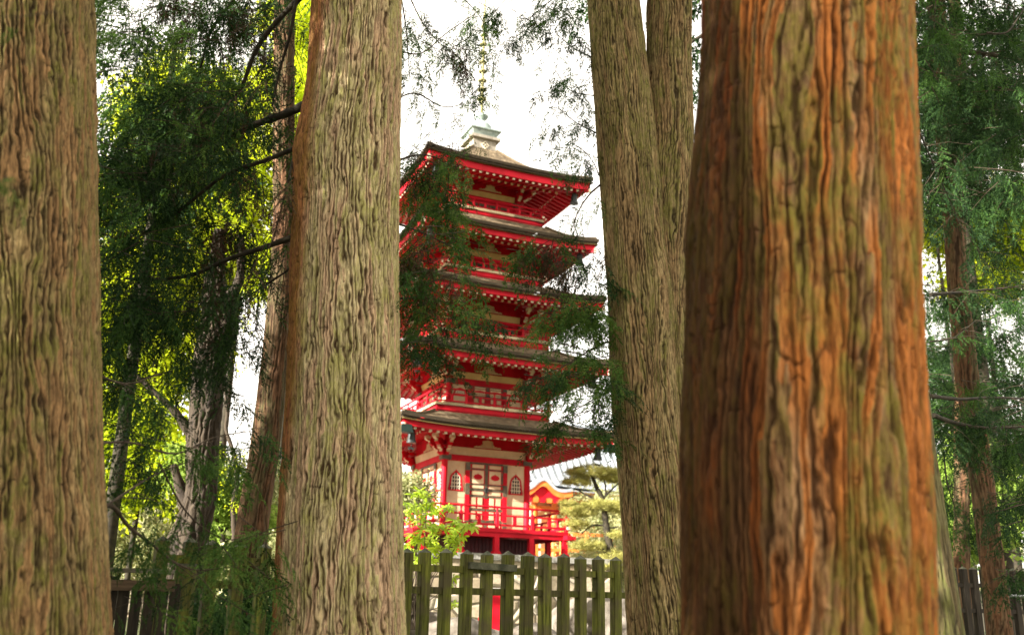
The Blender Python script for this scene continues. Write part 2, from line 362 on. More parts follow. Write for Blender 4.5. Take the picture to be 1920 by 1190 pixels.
def trunk_mesh(name, rows, mat, parent, top=12.0, du=.006, dz=.009, amp=.009, cell=.045, aniso=.09, seed=1, lobes=.03, flare=.12, base=(0, 0, 0), topr=.35, zlo=None, zhi=None, bumps=(), crackw=1.0):
    """rows: (centre point, radius) from high to low; a trunk with fissured bark relief"""
    rows = sorted(rows, key=lambda r: r[0][2])
    lo, hi = rows[0], rows[-1]; zg = ground_z(lo[0][0], lo[0][1]) - .15
    zs = [r[0][2] for r in rows]; xs = [r[0][0] for r in rows]; ys = [r[0][1] for r in rows]; rs = [r[1] for r in rows]
    if zg < zs[0]:
        sl = (xs[1] - xs[0]) / (zs[1] - zs[0]); sy = (ys[1] - ys[0]) / (zs[1] - zs[0])
        zs.insert(0, zg); xs.insert(0, xs[0] + sl * (zg - zs[1]) * .6); ys.insert(0, ys[0] + sy * (zg - zs[1]) * .6); rs.insert(0, rs[0] * (1 + flare))
    if top > zs[-1]:
        i = -2; sl = (xs[-1] - xs[i]) / (zs[-1] - zs[i]); sy = (ys[-1] - ys[i]) / (zs[-1] - zs[i])
        h = top - zs[-1]; zs.append(top); xs.append(xs[-1] + sl * h * .7); ys.append(ys[-1] + sy * h * .7); rs.append(rs[-1] * topr)
    a = zlo if zlo is not None else max(zs[0], zs[0]); b = zhi if zhi is not None else rows[-1][0][2]
    a = max(a, zs[0] + .01)
    Z = np.concatenate([np.arange(zs[0], a, .08), np.arange(a, b, dz), np.arange(b, zs[-1], .12), [zs[-1]]])
    rmean = float(np.mean(rs)); n = int(2 * math.pi * rmean / du)
    # smooth interpolation of the axis
    def ip(vals):
        v = np.interp(Z, zs, vals); k = max(3, int(.25 / dz)); 
        w = np.ones(k) / k; vv = np.interp(np.arange(-k, len(Z) + k), np.arange(len(Z)), v)
        return v if k < 3 else .5 * v + .5 * np.convolve(np.concatenate([np.full(k, v[0]), v, np.full(k, v[-1])]), w, 'same')[k:-k]
    X0, Y0, R0 = ip(xs), ip(ys), ip(rs)
    nf = int(n * .62); fc = math.atan2(-rows[-1][0][1], -rows[-1][0][0])          # finer on the side that faces the clearing
    th = np.concatenate([np.linspace(fc - 1.95, fc + 1.95, nf, endpoint=False), np.linspace(fc + 1.95, fc + 2 * math.pi - 1.95, int(n * .1), endpoint=False)]); n = len(th)
    T, ZZ = np.meshgrid(th, Z); RR = np.repeat(R0[:, None], n, 1)
    cx, cy = np.cos(T), np.sin(T)
    ux, uy = cx * rmean, cy * rmean
    lob = vn(cx * 1.7 + 9, cy * 1.7, ZZ * .35, seed) * lobes + vn(cx * 4, cy * 4, ZZ * .6 + 5, seed + 1) * lobes * .45
    # interlacing vertical ridges: warped stripes around the stem, broken up along their length
    s = 1 / cell; fx, fy = ux * s, uy * s; nr = round(2 * math.pi * rmean / cell)
    w1 = vn(ux * 7, uy * 7, ZZ * 3.0 * aniso * 10, seed + 2); w2 = vn(fx * .55, fy * .55, ZZ * s * aniso * .9, seed + 3); w3 = vn(fx * 1.6, fy * 1.6, ZZ * s * aniso * 2.6, seed + 4)
    wv = 1.5 * vn(ux * 9, uy * 9, ZZ * 1.2, seed + 21) + .6 * vn(ux * 21, uy * 21, ZZ * 1.6, seed + 22)      # strips of unequal width
    ph = nr * T / (2 * math.pi) + wv + .35 * w1 + .42 * w2 + .36 * w3 + .20 * vn(fx * 3.1, fy * 3.1, ZZ * s * .8, seed + 17)
    d1 = np.abs((ph % 1.0) - .5) * 2                                   # 0 in the furrow, 1 on the ridge
    ph2 = 2 * nr * T / (2 * math.pi) + 2 * wv + .7 * w1 + .8 * w2 + .8 * w3 + .5 + .25 * vn(fx * 4, fy * 4, ZZ * s * .9, seed + 18); d2 = np.abs((ph2 % 1.0) - .5) * 2
    run = np.clip(vn(fx * .9, fy * .9, ZZ * s * aniso * 1.3, seed + 5) * 1.3 + .75, .3, 1)        # how open a furrow is here
    run2 = np.clip(vn(fx * 1.3, fy * 1.3, ZZ * s * aniso * 2.2, seed + 8) * 1.6 + .35, 0, 1)
    cr1 = np.exp(-(d1 / (.20 + .20 * run)) ** 2) * run; cr2 = np.exp(-(d2 / .26) ** 2) * run2 * (1 - cr1)
    a3 = vn(fx * 4.5, fy * 4.5, ZZ * s * aniso * 5, seed + 6)
    hb = vn(fx * .9, fy * .9, ZZ * s * .42, seed + 7)
    crh = np.exp(-(hb / .07) ** 2) * np.clip(vn(fx * .7, fy * .7, ZZ * 11, seed + 9) * 2.6 - .2, 0, 1)     # short cross checks
    flake = np.clip(vn(fx * .5, fy * .5, ZZ * s * aniso * .6, seed + 15) - .35, 0, 1) * 1.6
    D = amp * (np.sqrt(d1) * .75 + flake * (1 - cr1) - cr1 * 1.05 - cr2 * .6 + a3 * .22 - crh * .5 + vn(fx * .3, fy * .3, ZZ * s * aniso * .4, seed + 11) * .7)
    plateid = vn(np.floor(ph) * 3.7, np.floor(ph) * 1.3, ZZ * s * aniso * .8, seed + 16)              # every ridge has its own tone
    Rf = RR * (1 + lob) + D
    for (px, py, sz) in bumps:              # short knotty stubs on the near side
        kk = int(np.argmin(np.abs(Z - P(px, py, rows[0][0][1] - .8 * rmean).z))); q = P(px, py, Y0[kk] - .8 * R0[kk]); ta = -math.pi / 2 + math.asin(max(-.95, min(.95, (q.x - X0[kk]) / R0[kk])))
        dth = (T - ta + math.pi) % (2 * math.pi) - math.pi
        Rf = Rf + sz * .6 * np.exp(-(dth * rmean / (sz * .8)) ** 2 - ((ZZ - q.z) / (sz * .5)) ** 2)
    V = np.stack([X0[:, None] + cx * Rf, Y0[:, None] + cy * Rf, ZZ], -1).reshape(-1, 3)
    r_, c_ = len(Z), n
    i = np.arange(r_ - 1)[:, None] * c_; j = np.arange(c_)[None]; j2 = (j + 1) % c_
    Fq = np.stack([i + j, i + j2, i + c_ + j2, i + c_ + j], -1).reshape(-1, 4)
    crack = crackw * np.clip(cr1 * 1.0 + cr2 * .6 + crh * .75, 0, .97)
    tone = np.clip(.5 + .5 * plateid + .35 * a3 + .5 * (d1 - .5), 0, 1.2)
    return npmesh(name, V, Fq, mat, parent, True, {'crack': crack, 'tone': tone, 'strip': np.clip(.5 + .9 * plateid, 0, 1)}, offset=base)

def edges(D, lst):
    out = []
    for (py, xl, xr) in lst:
        l, q = P(xl, py, 1), P(xr, py, 1); fl, fr_ = math.atan(l.x), math.atan(q.x); fc = (fl + fr_) / 2
        t = math.tan(fc); z = P(960 + (t - l.x) / (q.x - l.x) * (xr - xl) + xl - 960, py, D).z
        out.append((Vector((D * t, D, z)), D / math.cos(fc) * math.sin((fr_ - fl) / 2) * .985))
    return out

# ---- foliage sprays
def rotmats(dirs, roll):
    d = dirs / np.linalg.norm(dirs, axis=1, keepdims=True)
    up = np.tile(np.array([[0, 0, 1.]]), (len(d), 1)); bad = np.abs(d[:, 2]) > .97; up[bad] = (1, 0, 0)
    s = np.cross(up, d); s /= np.linalg.norm(s, axis=1, keepdims=True); u = np.cross(d, s)
    c, q = np.cos(roll)[:, None], np.sin(roll)[:, None]
    return np.stack([d, s * c + u * q, -s * q + u * c], 2)           # columns x,y,z
def scatter(tmpls, pos, dirs, roll, scl, rng):
    """copies of spray templates as one vertex / triangle array"""
    Vs, Fs = [], []; off = 0; pick = rng.randint(0, len(tmpls), len(pos)); Rm = rotmats(dirs, roll)
    for k, (tv, tf) in enumerate(tmpls):
        ids = np.nonzero(pick == k)[0]
        if not len(ids): continue
        v = np.einsum('nij,vj->nvi', Rm[ids], tv) * scl[ids][:, None, None] + pos[ids][:, None, :]
        f = tf[None] + (np.arange(len(ids)) * len(tv))[:, None, None] + off
        Vs.append(v.reshape(-1, 3)); Fs.append(f.reshape(-1, 3)); off += v.shape[0] * v.shape[1]
    return np.concatenate(Vs), np.concatenate(Fs)
def tri(V, F_, a, b, c): n = len(V); V += [a, b, c]; F_.append((n, n + 1, n + 2))
def spray(seed, nside=7, L_=.36, nl=.027, step=.012, droop=.12, width=.0045, side=.5, ang=.75):
    """a drooping cedar branchlet: axis, side twigs, every twig set with short needles"""
    r = random.Random(seed); V, F_ = [], []
    def twig(p0, d, length, w):
        d = Vector(d).normalized(); p = Vector(p0); k = max(3, int(length / step)); side_ = Vector((-d.y, d.x, 0)).normalized()
        sag = r.uniform(.6, 1.4) * droop * 3
        q = p + d * length * .5 + Vector((0, 0, -sag * length * .2)); e = p + d * length + Vector((0, 0, -sag * length * .55))
        tri(V, F_, p - side_ * w, p + side_ * w, q); tri(V, F_, q - side_ * w * .7, q + side_ * w * .7, e)
        for i in range(k):
            t = (i + r.random() * .6) / k
            b = p.lerp(q, t * 2) if t < .5 else q.lerp(e, t * 2 - 1)
            for sg in (-1, 1):
                nd = (d * .8 + side_ * sg * r.uniform(.35, .75) + Vector((0, 0, r.uniform(-.35, .3)))).normalized()
                ln = nl * r.uniform(.7, 1.2) * (1 - .4 * t); o = nd.cross(Vector((0, 0, 1))).normalized() * width
                o = (o + Vector((0, 0, width * r.uniform(-1, 1))))
                tri(V, F_, b - o, b + o, b + nd * ln)
    pts = []
    for i in range(nside + 1):
        t = i / nside; pts.append(Vector((L_ * t, math.sin(t * 3) * .015 * r.uniform(-1, 1), -droop * L_ * 3 * t * t)))
    for i in range(nside):
        p, q = pts[i], pts[i + 1]; d = (q - p).normalized()
        tri(V, F_, p - Vector((0, .003, 0)), p + Vector((0, .003, 0)), q)
        for sg in (-1, 1):
            if r.random() < .12: continue
            a = ang * r.uniform(.75, 1.15); dd = Vector((d.x * math.cos(a), sg * math.sin(a), d.z - r.uniform(0, .25)))
            ll = L_ * side * r.uniform(.55, 1.1) * (1.05 - .75 * (i / nside)); twig(p.lerp(q, r.random()), dd, ll, .002)
    twig(pts[-1], pts[-1] - pts[-2], L_ * .18, .002)
    return np.array([tuple(v) for v in V], np.float32), np.array(F_, np.int32)
SPR = [spray(i) for i in range(5)]
SPR_SM = [spray(20 + i, 6, .30, .034, .017, .12, .0045) for i in range(4)]      # lighter version
SPR_FAR = [spray(40 + i, 5, .34, .05, .03, .12, .008) for i in range(4)]       # for far or unseen crowns
def leaf_cluster(seed, n=14, rad=.16, size=.055, wide=.8):
    r = random.Random(seed); V, F_ = [], []
    for i in range(n):
        c = Vector((r.gauss(0, 1), r.gauss(0, 1), r.gauss(0, .6))) * rad * .6
        d = Vector((r.gauss(0, 1), r.gauss(0, 1), r.gauss(-.3, .6))).normalized(); s = d.cross(Vector((r.gauss(0, 1), r.gauss(0, 1), r.gauss(0, 1)))).normalized()
        q = size * r.uniform(.6, 1.3); w = q * wide * .5; k = len(V)
        nn = d.cross(s) * q * .12
        V += [c, c + d * q * .45 + s * w + nn, c + d * q, c + d * q * .45 - s * w + nn]; F_ += [(k, k + 1, k + 2), (k, k + 2, k + 3)]
    return np.array([tuple(v) for v in V], np.float32), np.array(F_, np.int32)
LEAF = [leaf_cluster(i) for i in range(6)]
LEAFB = [leaf_cluster(60 + i, 16, .26, .11, .7) for i in range(6)]

def limb_pts(a, b, sag=.1, n=9, wig=.03, seed=0):
    r = random.Random(seed); a, b = Vector(a), Vector(b); ln = (b - a).length; out = []
    o1, o2 = r.uniform(0, 6), r.uniform(0, 6)
    for i in range(n):
        t = i / (n - 1); p = a.lerp(b, t); p.z += sag * ln * 4 * t * (1 - t)
        p += Vector((math.sin(t * 7 + o1), math.cos(t * 5 + o2), math.sin(t * 9 + o2))) * wig * ln * t * (1.3 - t)
        out.append(p)
    return out
def poly_pts(pxs, seed=0, n=5):
    """pxs: (px, py, Y) control points -> smooth path"""
    c = [P(*p) for p in pxs]; out = []
    for i in range(len(c) - 1):
        p0 = c[max(i - 1, 0)]; p1 = c[i]; p2 = c[i + 1]; p3 = c[min(i + 2, len(c) - 1)]
        for k in range(n):
            t = k / n; out.append(.5 * ((2 * p1) + (p2 - p0) * t + (2 * p0 - 5 * p1 + 4 * p2 - p3) * t * t + (3 * p1 - p0 - 3 * p2 + p3) * t ** 3))
    out.append(c[-1]); return out
class Crown:
    """collects sprays and twigs that make one crown mesh, and limbs that are parts of their own"""
    def __init__(s, seed): s.pos = []; s.dir = []; s.scl = []; s.kind = []; s.rng = np.random.RandomState(seed); s.r = random.Random(seed); s.tw = MB()
    def add(s, p, d, sc, k): s.pos.append(tuple(p)); s.dir.append(tuple(d)); s.scl.append(sc); s.kind.append(k)
    def hang(s, path, r0, step, scl, kinds, out=.5, droop=.8, twiglen=.35, start=.15, twigs=True):
        """dress a limb path with side twigs that carry drooping sprays"""
        L_ = sum((path[i + 1] - path[i]).length for i in range(len(path) - 1)); n = max(2, int(L_ / step))
        for i in range(n):
            t = start + (1 - start) * (i + s.r.random()) / n
            f = t * (len(path) - 1); k = min(int(f), len(path) - 2); p = path[k].lerp(path[k + 1], f - k); d = (path[k + 1] - path[k]).normalized()
            sd = d.cross(Vector((0, 0, 1))).normalized() * s.r.choice((-1, 1))
            dd = (d * s.r.uniform(.2, .9) + sd * s.r.uniform(.2, 1) * out * 2 + Vector((0, 0, s.r.uniform(-.5, .25)))).normalized()
            ll = twiglen * s.r.uniform(.35, 1.2); q = p + dd * ll + Vector((0, 0, -ll * .3 * droop)); mid = p.lerp(q, .5) + Vector((0, 0, ll * .08))
            if twigs: s.tw.tube([p, mid, q], [r0, r0 * .7, r0 * .4], 4, caps=False)
            m_ = max(2, int(ll / (.14 * scl)))
            for j in range(m_):
                u = (j + 1) / m_; a = p.lerp(q, u); k2 = s.r.choice(kinds)
                nd = (dd * s.r.uniform(.3, 1) + sd * s.r.uniform(-.6, .6) + Vector((s.r.uniform(-.4, .4), s.r.uniform(-.4, .4), -droop * s.r.uniform(.3, 1.6)))).normalized()
                s.add(a, nd, scl * s.r.uniform(.6, 1.25), k2)
    def cloud(s, c, rad, n, scl, kinds, droop=.5, surf=.35):
        """sprays through an ellipsoid, gathered in tufts"""
        c = Vector(c); m_ = max(1, n // 7)
        for i in range(m_):
            u = Vector((s.r.gauss(0, 1), s.r.gauss(0, 1), s.r.gauss(0, 1))).normalized(); q = s.r.random() ** surf
            t = c + Vector((u.x * rad[0], u.y * rad[1], u.z * rad[2])) * q; k = s.r.choice(kinds)
            for j in range(7):
                d = Vector((u.x + s.r.gauss(0, .7), u.y + s.r.gauss(0, .7), u.z * .4 + s.r.gauss(-droop, .4)))
                s.add(t + Vector((s.r.gauss(0, .16), s.r.gauss(0, .16), s.r.gauss(0, .12))) * scl, d, scl * s.r.uniform(.6, 1.3), k)
    def build(s, name, parent, kmats, tmpl, base, twigmat=None):
        """kmats: kind -> material; one mesh"""
        keys = list(kmats); Vs, Fs, Ms = [], [], []; off = 0
        pos = np.array(s.pos); dr = np.array(s.dir); sc = np.array(s.scl); kd = np.array([keys.index(k) for k in s.kind])
        for i, k in enumerate(keys):
            ids = kd == i
            if not ids.any(): continue
            V, F_ = scatter(tmpl, pos[ids], dr[ids], s.rng.uniform(-1.1, 1.1, ids.sum()), sc[ids], s.rng)
            Vs.append(V); Fs.append(F_ + off); Ms.append(np.full(len(F_), i)); off += len(V)
        mats = [kmats[k] for k in keys]
        if s.tw.f:
            tv = np.array(s.tw.v); tf = np.array(s.tw.f)
            tf = np.concatenate([tf[:, [0, 1, 2]], tf[:, [0, 2, 3]]])
            Vs.append(tv); Fs.append(tf + off); Ms.append(np.full(len(tf), len(mats))); mats.append(twigmat or m['twig'])
        return npmesh(name, np.concatenate(Vs), np.concatenate(Fs), mats, parent, False, matidx=np.concatenate(Ms), offset=base)
def limb(path, r0, r1, parent, base, mat=None, name='branch', n=7):
    b = MB(); k = len(path); off = Vector(base)
    rr = [(r0 + (r1 - r0) * i / (k - 1)) * (1 + .12 * math.sin(i * 2.3)) for i in range(k)]
    b.tube([p - off for p in path], rr, n); return b.build(name, mat or m['limb'], parent)
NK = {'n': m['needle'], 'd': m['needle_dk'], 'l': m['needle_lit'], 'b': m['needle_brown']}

# ================================================================== THE SETTING
gx = np.concatenate([np.linspace(-400, -40, 19), np.linspace(-36, 36, 73), np.linspace(40, 400, 19)])
gy = np.concatenate([np.linspace(-60, -4, 15), np.linspace(-3, 60, 85), np.linspace(64, 600, 30)])
GV = np.array([(x, y, ground_z(x, y)) for y in gy for x in gx]); nx = len(gx)
GF = np.array([(j * nx + i, j * nx + i + 1, (j + 1) * nx + i + 1, (j + 1) * nx + i) for j in range(len(gy) - 1) for i in range(nx - 1)])
tag(npmesh('ground', GV, GF, m['ground'], smooth=True), kind='structure')

CXP, CYP, THP = -1.229, 31.165, .419
Z0 = CAMZ + 1.59                      # top of the stone cap
# raised terrace behind the retaining wall
c_, s_ = math.cos(THP), math.sin(THP)
def pl(x, y): return (CXP + x * c_ - y * s_, CYP + x * s_ + y * c_)
tb = MB(); poly = [pl(-26, -2.75), pl(3.6, -2.75), pl(3.6, 4), pl(30, 4), pl(30, 34), pl(-26, 34)]
tb.prism(poly, .2, Z0 - .16); tag(tb.build('terrace', m['gravel']), kind='structure')

# retaining wall with a granite cap
wl = empty('retaining_wall', (*pl(0, -2.9), .9), THP, 'fitted pale stone retaining wall with granite cap under the pagoda', 'wall')
w = MB(); w.box(-24, -.12, -.6, 3.7, .12, Z0 - .9 - .17); w.box(3.46, .12, -.6, 3.7, 6.5, Z0 - .9 - .17); w.build('wall', m['stonewall'], wl)
w = MB(); x = -24.
while x < 3.7:
    x2 = min(x + 1.35, 3.82); w.box(x, -.2, Z0 - 1.065, x2 - .012, .3, Z0 - .9); x = x2
w.box(3.4, .31, Z0 - 1.065, 3.82, 6.5, Z0 - .9); w.build('coping', m['capstone'], wl)

# ================================================================== PAGODA
pg = empty('pagoda', (CXP, CYP, Z0), THP, 'five storey red and cream pagoda with dark shingled roofs, behind the picket fence', 'pagoda')
def zz(z): return z - 1.59
def rotk(b, k): b.M = Matrix.Rotation(k * math.pi / 2, 4, 'Z')
ST = [dict(h=1.34, f=2.38, beam=(4.36, 4.53), band=(4.53, 4.77), orn=(4.80, 5.05), fas=(4.83, 5.0), edge=5.19, r=3.38, rt=1.95, zt=5.70),
      dict(h=1.26, f=6.00, beam=(6.72, 6.90), band=(6.90, 7.11), orn=(7.15, 7.39), fas=(7.07, 7.24), edge=7.42, r=3.27, rt=1.93, zt=7.98),
      dict(h=1.16, f=8.30, beam=(8.78, 8.93), band=(8.93, 9.14), orn=(9.18, 9.42), fas=(9.17, 9.34), edge=9.52, r=3.15, rt=1.78, zt=10.12),
      dict(h=1.06, f=10.43, beam=(10.88, 11.03), band=(11.03, 11.24), orn=(11.28, 11.52), fas=(11.14, 11.33), edge=11.51, r=2.97, rt=1.72, zt=12.22),
      dict(h=0.96, f=12.50, beam=(13.02, 13.18), band=(13.18, 13.38), orn=(13.44, 13.68), fas=(13.28, 13.50), edge=13.70, r=2.84, rt=.44, zt=15.28)]
BALC = [(2.30, 2.25, 2.38, 2.97), (1.88, 5.67, 5.99, 6.42), (1.86, 7.97, 8.29, 8.70), (1.70, 10.11, 10.42, 10.78), (1.66, 12.20, 12.49, 12.84)]
UPT = .10
def upt(u): return UPT * abs(u) ** 3.2

def roof(S, i):
    r, rt, ze, zt = S['r'], S['rt'], zz(S['edge']), zz(S['zt'])
    NU, NV = 28, 10; b = MB()
    for k in range(4):
        rotk(b, k); vs, fs, uv = [], [], []
        for a in range(NV + 1):
            v = a / NV
            for c in range(NU + 1):
                u = -1 + 2 * c / NU; hw = r * (1 - v) + rt * v + .05 * abs(u) ** 4 * (1 - v)
                z = ze + (zt - ze) * (v - .22 * math.sin(math.pi * v) * (1 if i == 4 else .8)) + upt(u) * (1 - v) ** 1.5
                vs.append((u * hw, -hw, z)); uv.append((u * hw + k * 9, v * (1.0 if i < 4 else 2.0)))
        for a in range(NV):
            for c in range(NU): q = a * (NU + 1) + c; fs.append((q, q + 1, q + NU + 2, q + NU + 1))
        b.add(vs, fs, 0, True, uv)
        # thick layered edge, an ochre line, leading down to the eave board
        for (o0, z0, o1, z1, mi) in ((0, 0, .0, -.10, 1), (.035, -.10, .04, -.165, 1), (.06, -.165, .06, -.20, 2)):
            vs, fs = [], []
            for c in range(NU + 1):
                u = -1 + 2 * c / NU
                for (o, z) in ((o0, z0), (o1, z1)):
                    hw = r - o + .05 * abs(u) ** 4; vs.append((u * hw, -hw, ze + z + upt(u)))
            for c in range(NU): fs.append((2 * c, 2 * c + 1, 2 * c + 3, 2 * c + 2))
            fs = [tuple(reversed(f)) for f in fs]; b.add(vs, fs, mi)
        vs, fs = [], []
        for c in range(NU + 1):
            u = -1 + 2 * c / NU
            for o in (0, .45):
                hw = r - o + .05 * abs(u) ** 4; vs.append((u * hw, -hw, ze - .198 + upt(u) + (.03 if o else 0)))
        b.add(vs, [(2 * c, 2 * c + 1, 2 * c + 3, 2 * c + 2) for c in range(NU)], 1)
    b.M = Matrix.Identity(4)
    ro = b.build('roof', [m['shingle'], m['shingle_edge'], m['gold']], pg)
    for k in range(4):
        hb = MB(); rotk(hb, k); pts = []
        for a in range(NV + 1):
            v = .05 + .95 * a / NV; hw = r * (1 - v) + rt * v + .05 * (1 - v)
            z = ze + (zt - ze) * (v - .22 * math.sin(math.pi * v) * (1 if i == 4 else .8)) + UPT * (1 - v) ** 1.5
            pts.append((hw, -hw, z + .03))
        hb.tube(pts, .04, 6); hb.M = Matrix.Identity(4); hb.build('hip_ridge', m['shingle'], ro)
    # eave board
    fb = MB(); z1, z0 = zz(S['fas'][1]), zz(S['fas'][0])
    for k in range(4):
        rotk(fb, k); vs, fs = [], []
        for c in range(NU + 1):
            u = -1 + 2 * c / NU; hw = r - .10 + .05 * abs(u) ** 4; d = upt(u)
            vs += [(u * hw, -hw, z1 + d), (u * hw, -hw, z0 + d), (u * (hw - .06), -(hw - .06), z0 + d), (u * (hw - .06), -(hw - .06), z1 + d)]
        for c in range(NU):
            for q in range(4): a = 4 * c + q; a2 = 4 * c + (q + 1) % 4; fs.append((a, a + 4, a2 + 4, a2))
        fb.add(vs, fs)
    fb.M = Matrix.Identity(4); fb.build('eave_board', m['red'], ro)
    # soffit and two tiers of rafters with ivory ends
    h = S['h']; zi = z0 + .50
    for k in range(4):
        sb = MB(); rotk(sb, k)
        vs, fs = [], []
        for c in range(NU + 1):
            u = -1 + 2 * c / NU; vs += [(u * (r - .14), -(r - .14), z0 + .035 + upt(u)), (u * h * .98, -h * .98, zi + .07)]
        fs = [(2 * c, 2 * c + 1, 2 * c + 3, 2 * c + 2) for c in range(NU)]
        sb.add(vs, fs, 2)
        n = int(2 * (r - .2) / .225)
        for c in range(n + 1):
            x = -(r - .2) + 2 * (r - .2) * c / n; u = x / r; d = upt(u)
            yo, ym, yi = r - .17, h + (r - h) * .56, h
            zo = z0 - .01 + d; zi_ = zi - .0
            def zl(y): t = (y - h) / (yo - h); return zi_ * (1 - t) + zo * t
            ys = max(yi, abs(x))
            if ys < yo - .05:
                sb.bar((x, -yo, zl(yo)), (x, -max(ys, ym - .1), zl(max(ys, ym - .1))), .095, .08, 0)
                sb.box(x - .040, -yo - .014, zl(yo) - .045, x + .040, -yo + .004, zl(yo) + .042, 1)
            if ys < ym - .05 :
                zt_ = zl(ym) - .07
                sb.bar((x, -ym, zt_), (x, -ys, zl(ys) - .07), .095, .08, 0)
                sb.box(x - .040, -ym - .014, zt_ - .042, x + .040, -ym + .004, zt_ + .042, 1)
        sb.bar((-ym - .02, -ym + .04, zl(ym) - .02), (ym + .02, -ym + .04, zl(ym) - .02), .05, .06, 0)
        # hip rafter of this side's right corner
        sb.bar((h, -h, zi - .05), (r - .04, -(r - .04), z0 + UPT - .02), .12, .15, 0)
        sb.box(r - .1, -(r + .0), z0 + UPT - .10, r + .0, -(r - .1), z0 + UPT + .05, 1)
        sb.M = Matrix.Identity(4); sb.build('rafters', [m['red'], m['white'], m['soffit']], ro)
    return ro

def scroll(s, w):     # nose of a bracket arm, profile in (out, up)
    return [(0, 0), (.10 * s, -.03 * s), (.2 * s, .0), (.27 * s, .07 * s), (.25 * s, .13 * s), (.34 * s, .15 * s), (.40 * s, .22 * s), (.38 * s, .30 * s), (.30 * s, .27 * s), (.2 * s, .22 * s), (.08 * s, .2 * s), (0, .2 * s)]
def bracket(h, z, s):
    for k in range(4):
        b = MB()
        for (ang, sc) in ((0, 1.0), (45, 1.25), (90, 1.0)):
            for tier in range(2):
                o = tier * .28 * s * sc; zt = z + tier * .26 * s
                b.M = Matrix.Rotation(k * math.pi / 2, 4, 'Z') @ Matrix.Translation((h, -h, zt)) @ Matrix.Rotation(R(-90 + ang), 4, 'Z')
                p = [(x * sc + o, y) for x, y in scroll(s, 0)]
                b.prism(p, -.055, .055, 0, 'y')
                
                b.prism([(x + .012, y - .012) for x, y in p[3:9]] + [(x * .95 + o * .05, y + .028) for x, y in reversed(p[3:9])], -.05, .05, 1, 'y')
                b.bar((0, 0, .12 * s), (o + .12 * sc, 0, .12 * s), .11, .10 * s, 0)
                b.box(o + .24 * s * sc, -.07, .18 * s, o + .40 * s * sc, .07, .27 * s, 1 if tier else 0)
        b.M = Matrix.Identity(4); b.build('bracket', [m['red'], m['white']], pg)
ORN = [(-.44, 0), (-.43, .04), (-.36, .06), (-.33, .03), (-.28, .07), (-.22, .06), (-.20, .12), (-.13, .13), (-.12, .18), (-.17, .19), (-.15, .24), (-.06, .25), (0, .27),
       (.06, .25), (.15, .24), (.17, .19), (.12, .18), (.13, .13), (.20, .12), (.22, .06), (.28, .07), (.33, .03), (.36, .06), (.43, .04), (.44, 0)]
def ornament(h, z, hgt, s):
    for k in range(4):
        b = MB(); rotk(b, k); sc = hgt / .27
        # triangulated fan so the lobed outline fills well
        pts = [(x * s, z + y * sc) for x, y in ORN]; n = len(pts)
        for i in range(n - 1):
            (x1, z1), (x2, z2) = pts[i], pts[i + 1]
            b.add([(x1, -h - .05, z), (x2, -h - .05, z), (x2, -h - .05, z2), (x1, -h - .05, z1)], [(0, 1, 2, 3)])
            b.add([(x1, -h - .05, z1), (x2, -h - .05, z2), (x2, -h, z2), (x1, -h, z1)], [(0, 1, 2, 3)])
        b.M = Matrix.Identity(4); b.build('cloud_ornament', m['cream'], pg)
def bell_poly(w, z0, z1):
    H = z1 - z0; pr = [(.5, 0), (.5, .10), (.44, .30), (.40, .52), (.37, .66), (.30, .78), (.20, .84), (.13, .90), (.05, .94), (0, 1.0)]
    right = [(x * w, z0 + y * H) for x, y in pr]; return right + [(-x, y) for x, y in reversed(right[:-1])]
def window(b, cx, z0, z1, w, h):
    """bell arched window: frame, black opening, ivory lattice"""
    o = bell_poly(w, z0, z1); inn = bell_poly(w * .78, z0 + .035, z1 - .06)
    n = len(o)
    for i in range(n):
        j = (i + 1) % n
        (x1, a1), (x2, a2), (x3, a3), (x4, a4) = o[i], o[j], inn[j], inn[i]
        b.add([(cx + x1, -h - .035, a1), (cx + x2, -h - .035, a2), (cx + x3, -h - .035, a3), (cx + x4, -h - .035, a4)], [(3, 2, 1, 0)], 0)
        b.add([(cx + x1, -h - .035, a1), (cx + x2, -h - .035, a2), (cx + x2, -h, a2), (cx + x1, -h, a1)], [(0, 1, 2, 3)], 0)
        b.add([(cx + x3, -h - .035, a3), (cx + x4, -h - .035, a4), (cx + x4, -h, a4), (cx + x3, -h, a3)], [(0, 1, 2, 3)], 0)
    b.add([(cx + x, -h - .006, z) for x, z in inn], [tuple(reversed(range(n)))], 1)
    L_ = MB(); H = z1 - z0
    for q in range(4):
        x = (q - 1.5) * w * .17; top = z0 + H * (.86 if abs(q - 1.5) < 1 else .70)
        L_.box(cx + x - .011, -h - .024, z0 + .035, cx + x + .011, -h - .010, top)
    for q in range(4):
        z = z0 + H * (.2 + .17 * q); ww = w * (.37 - .03 * q)
        L_.box(cx - ww, -h - .027, z - .011, cx + ww, -h - .012, z + .011)
    return L_
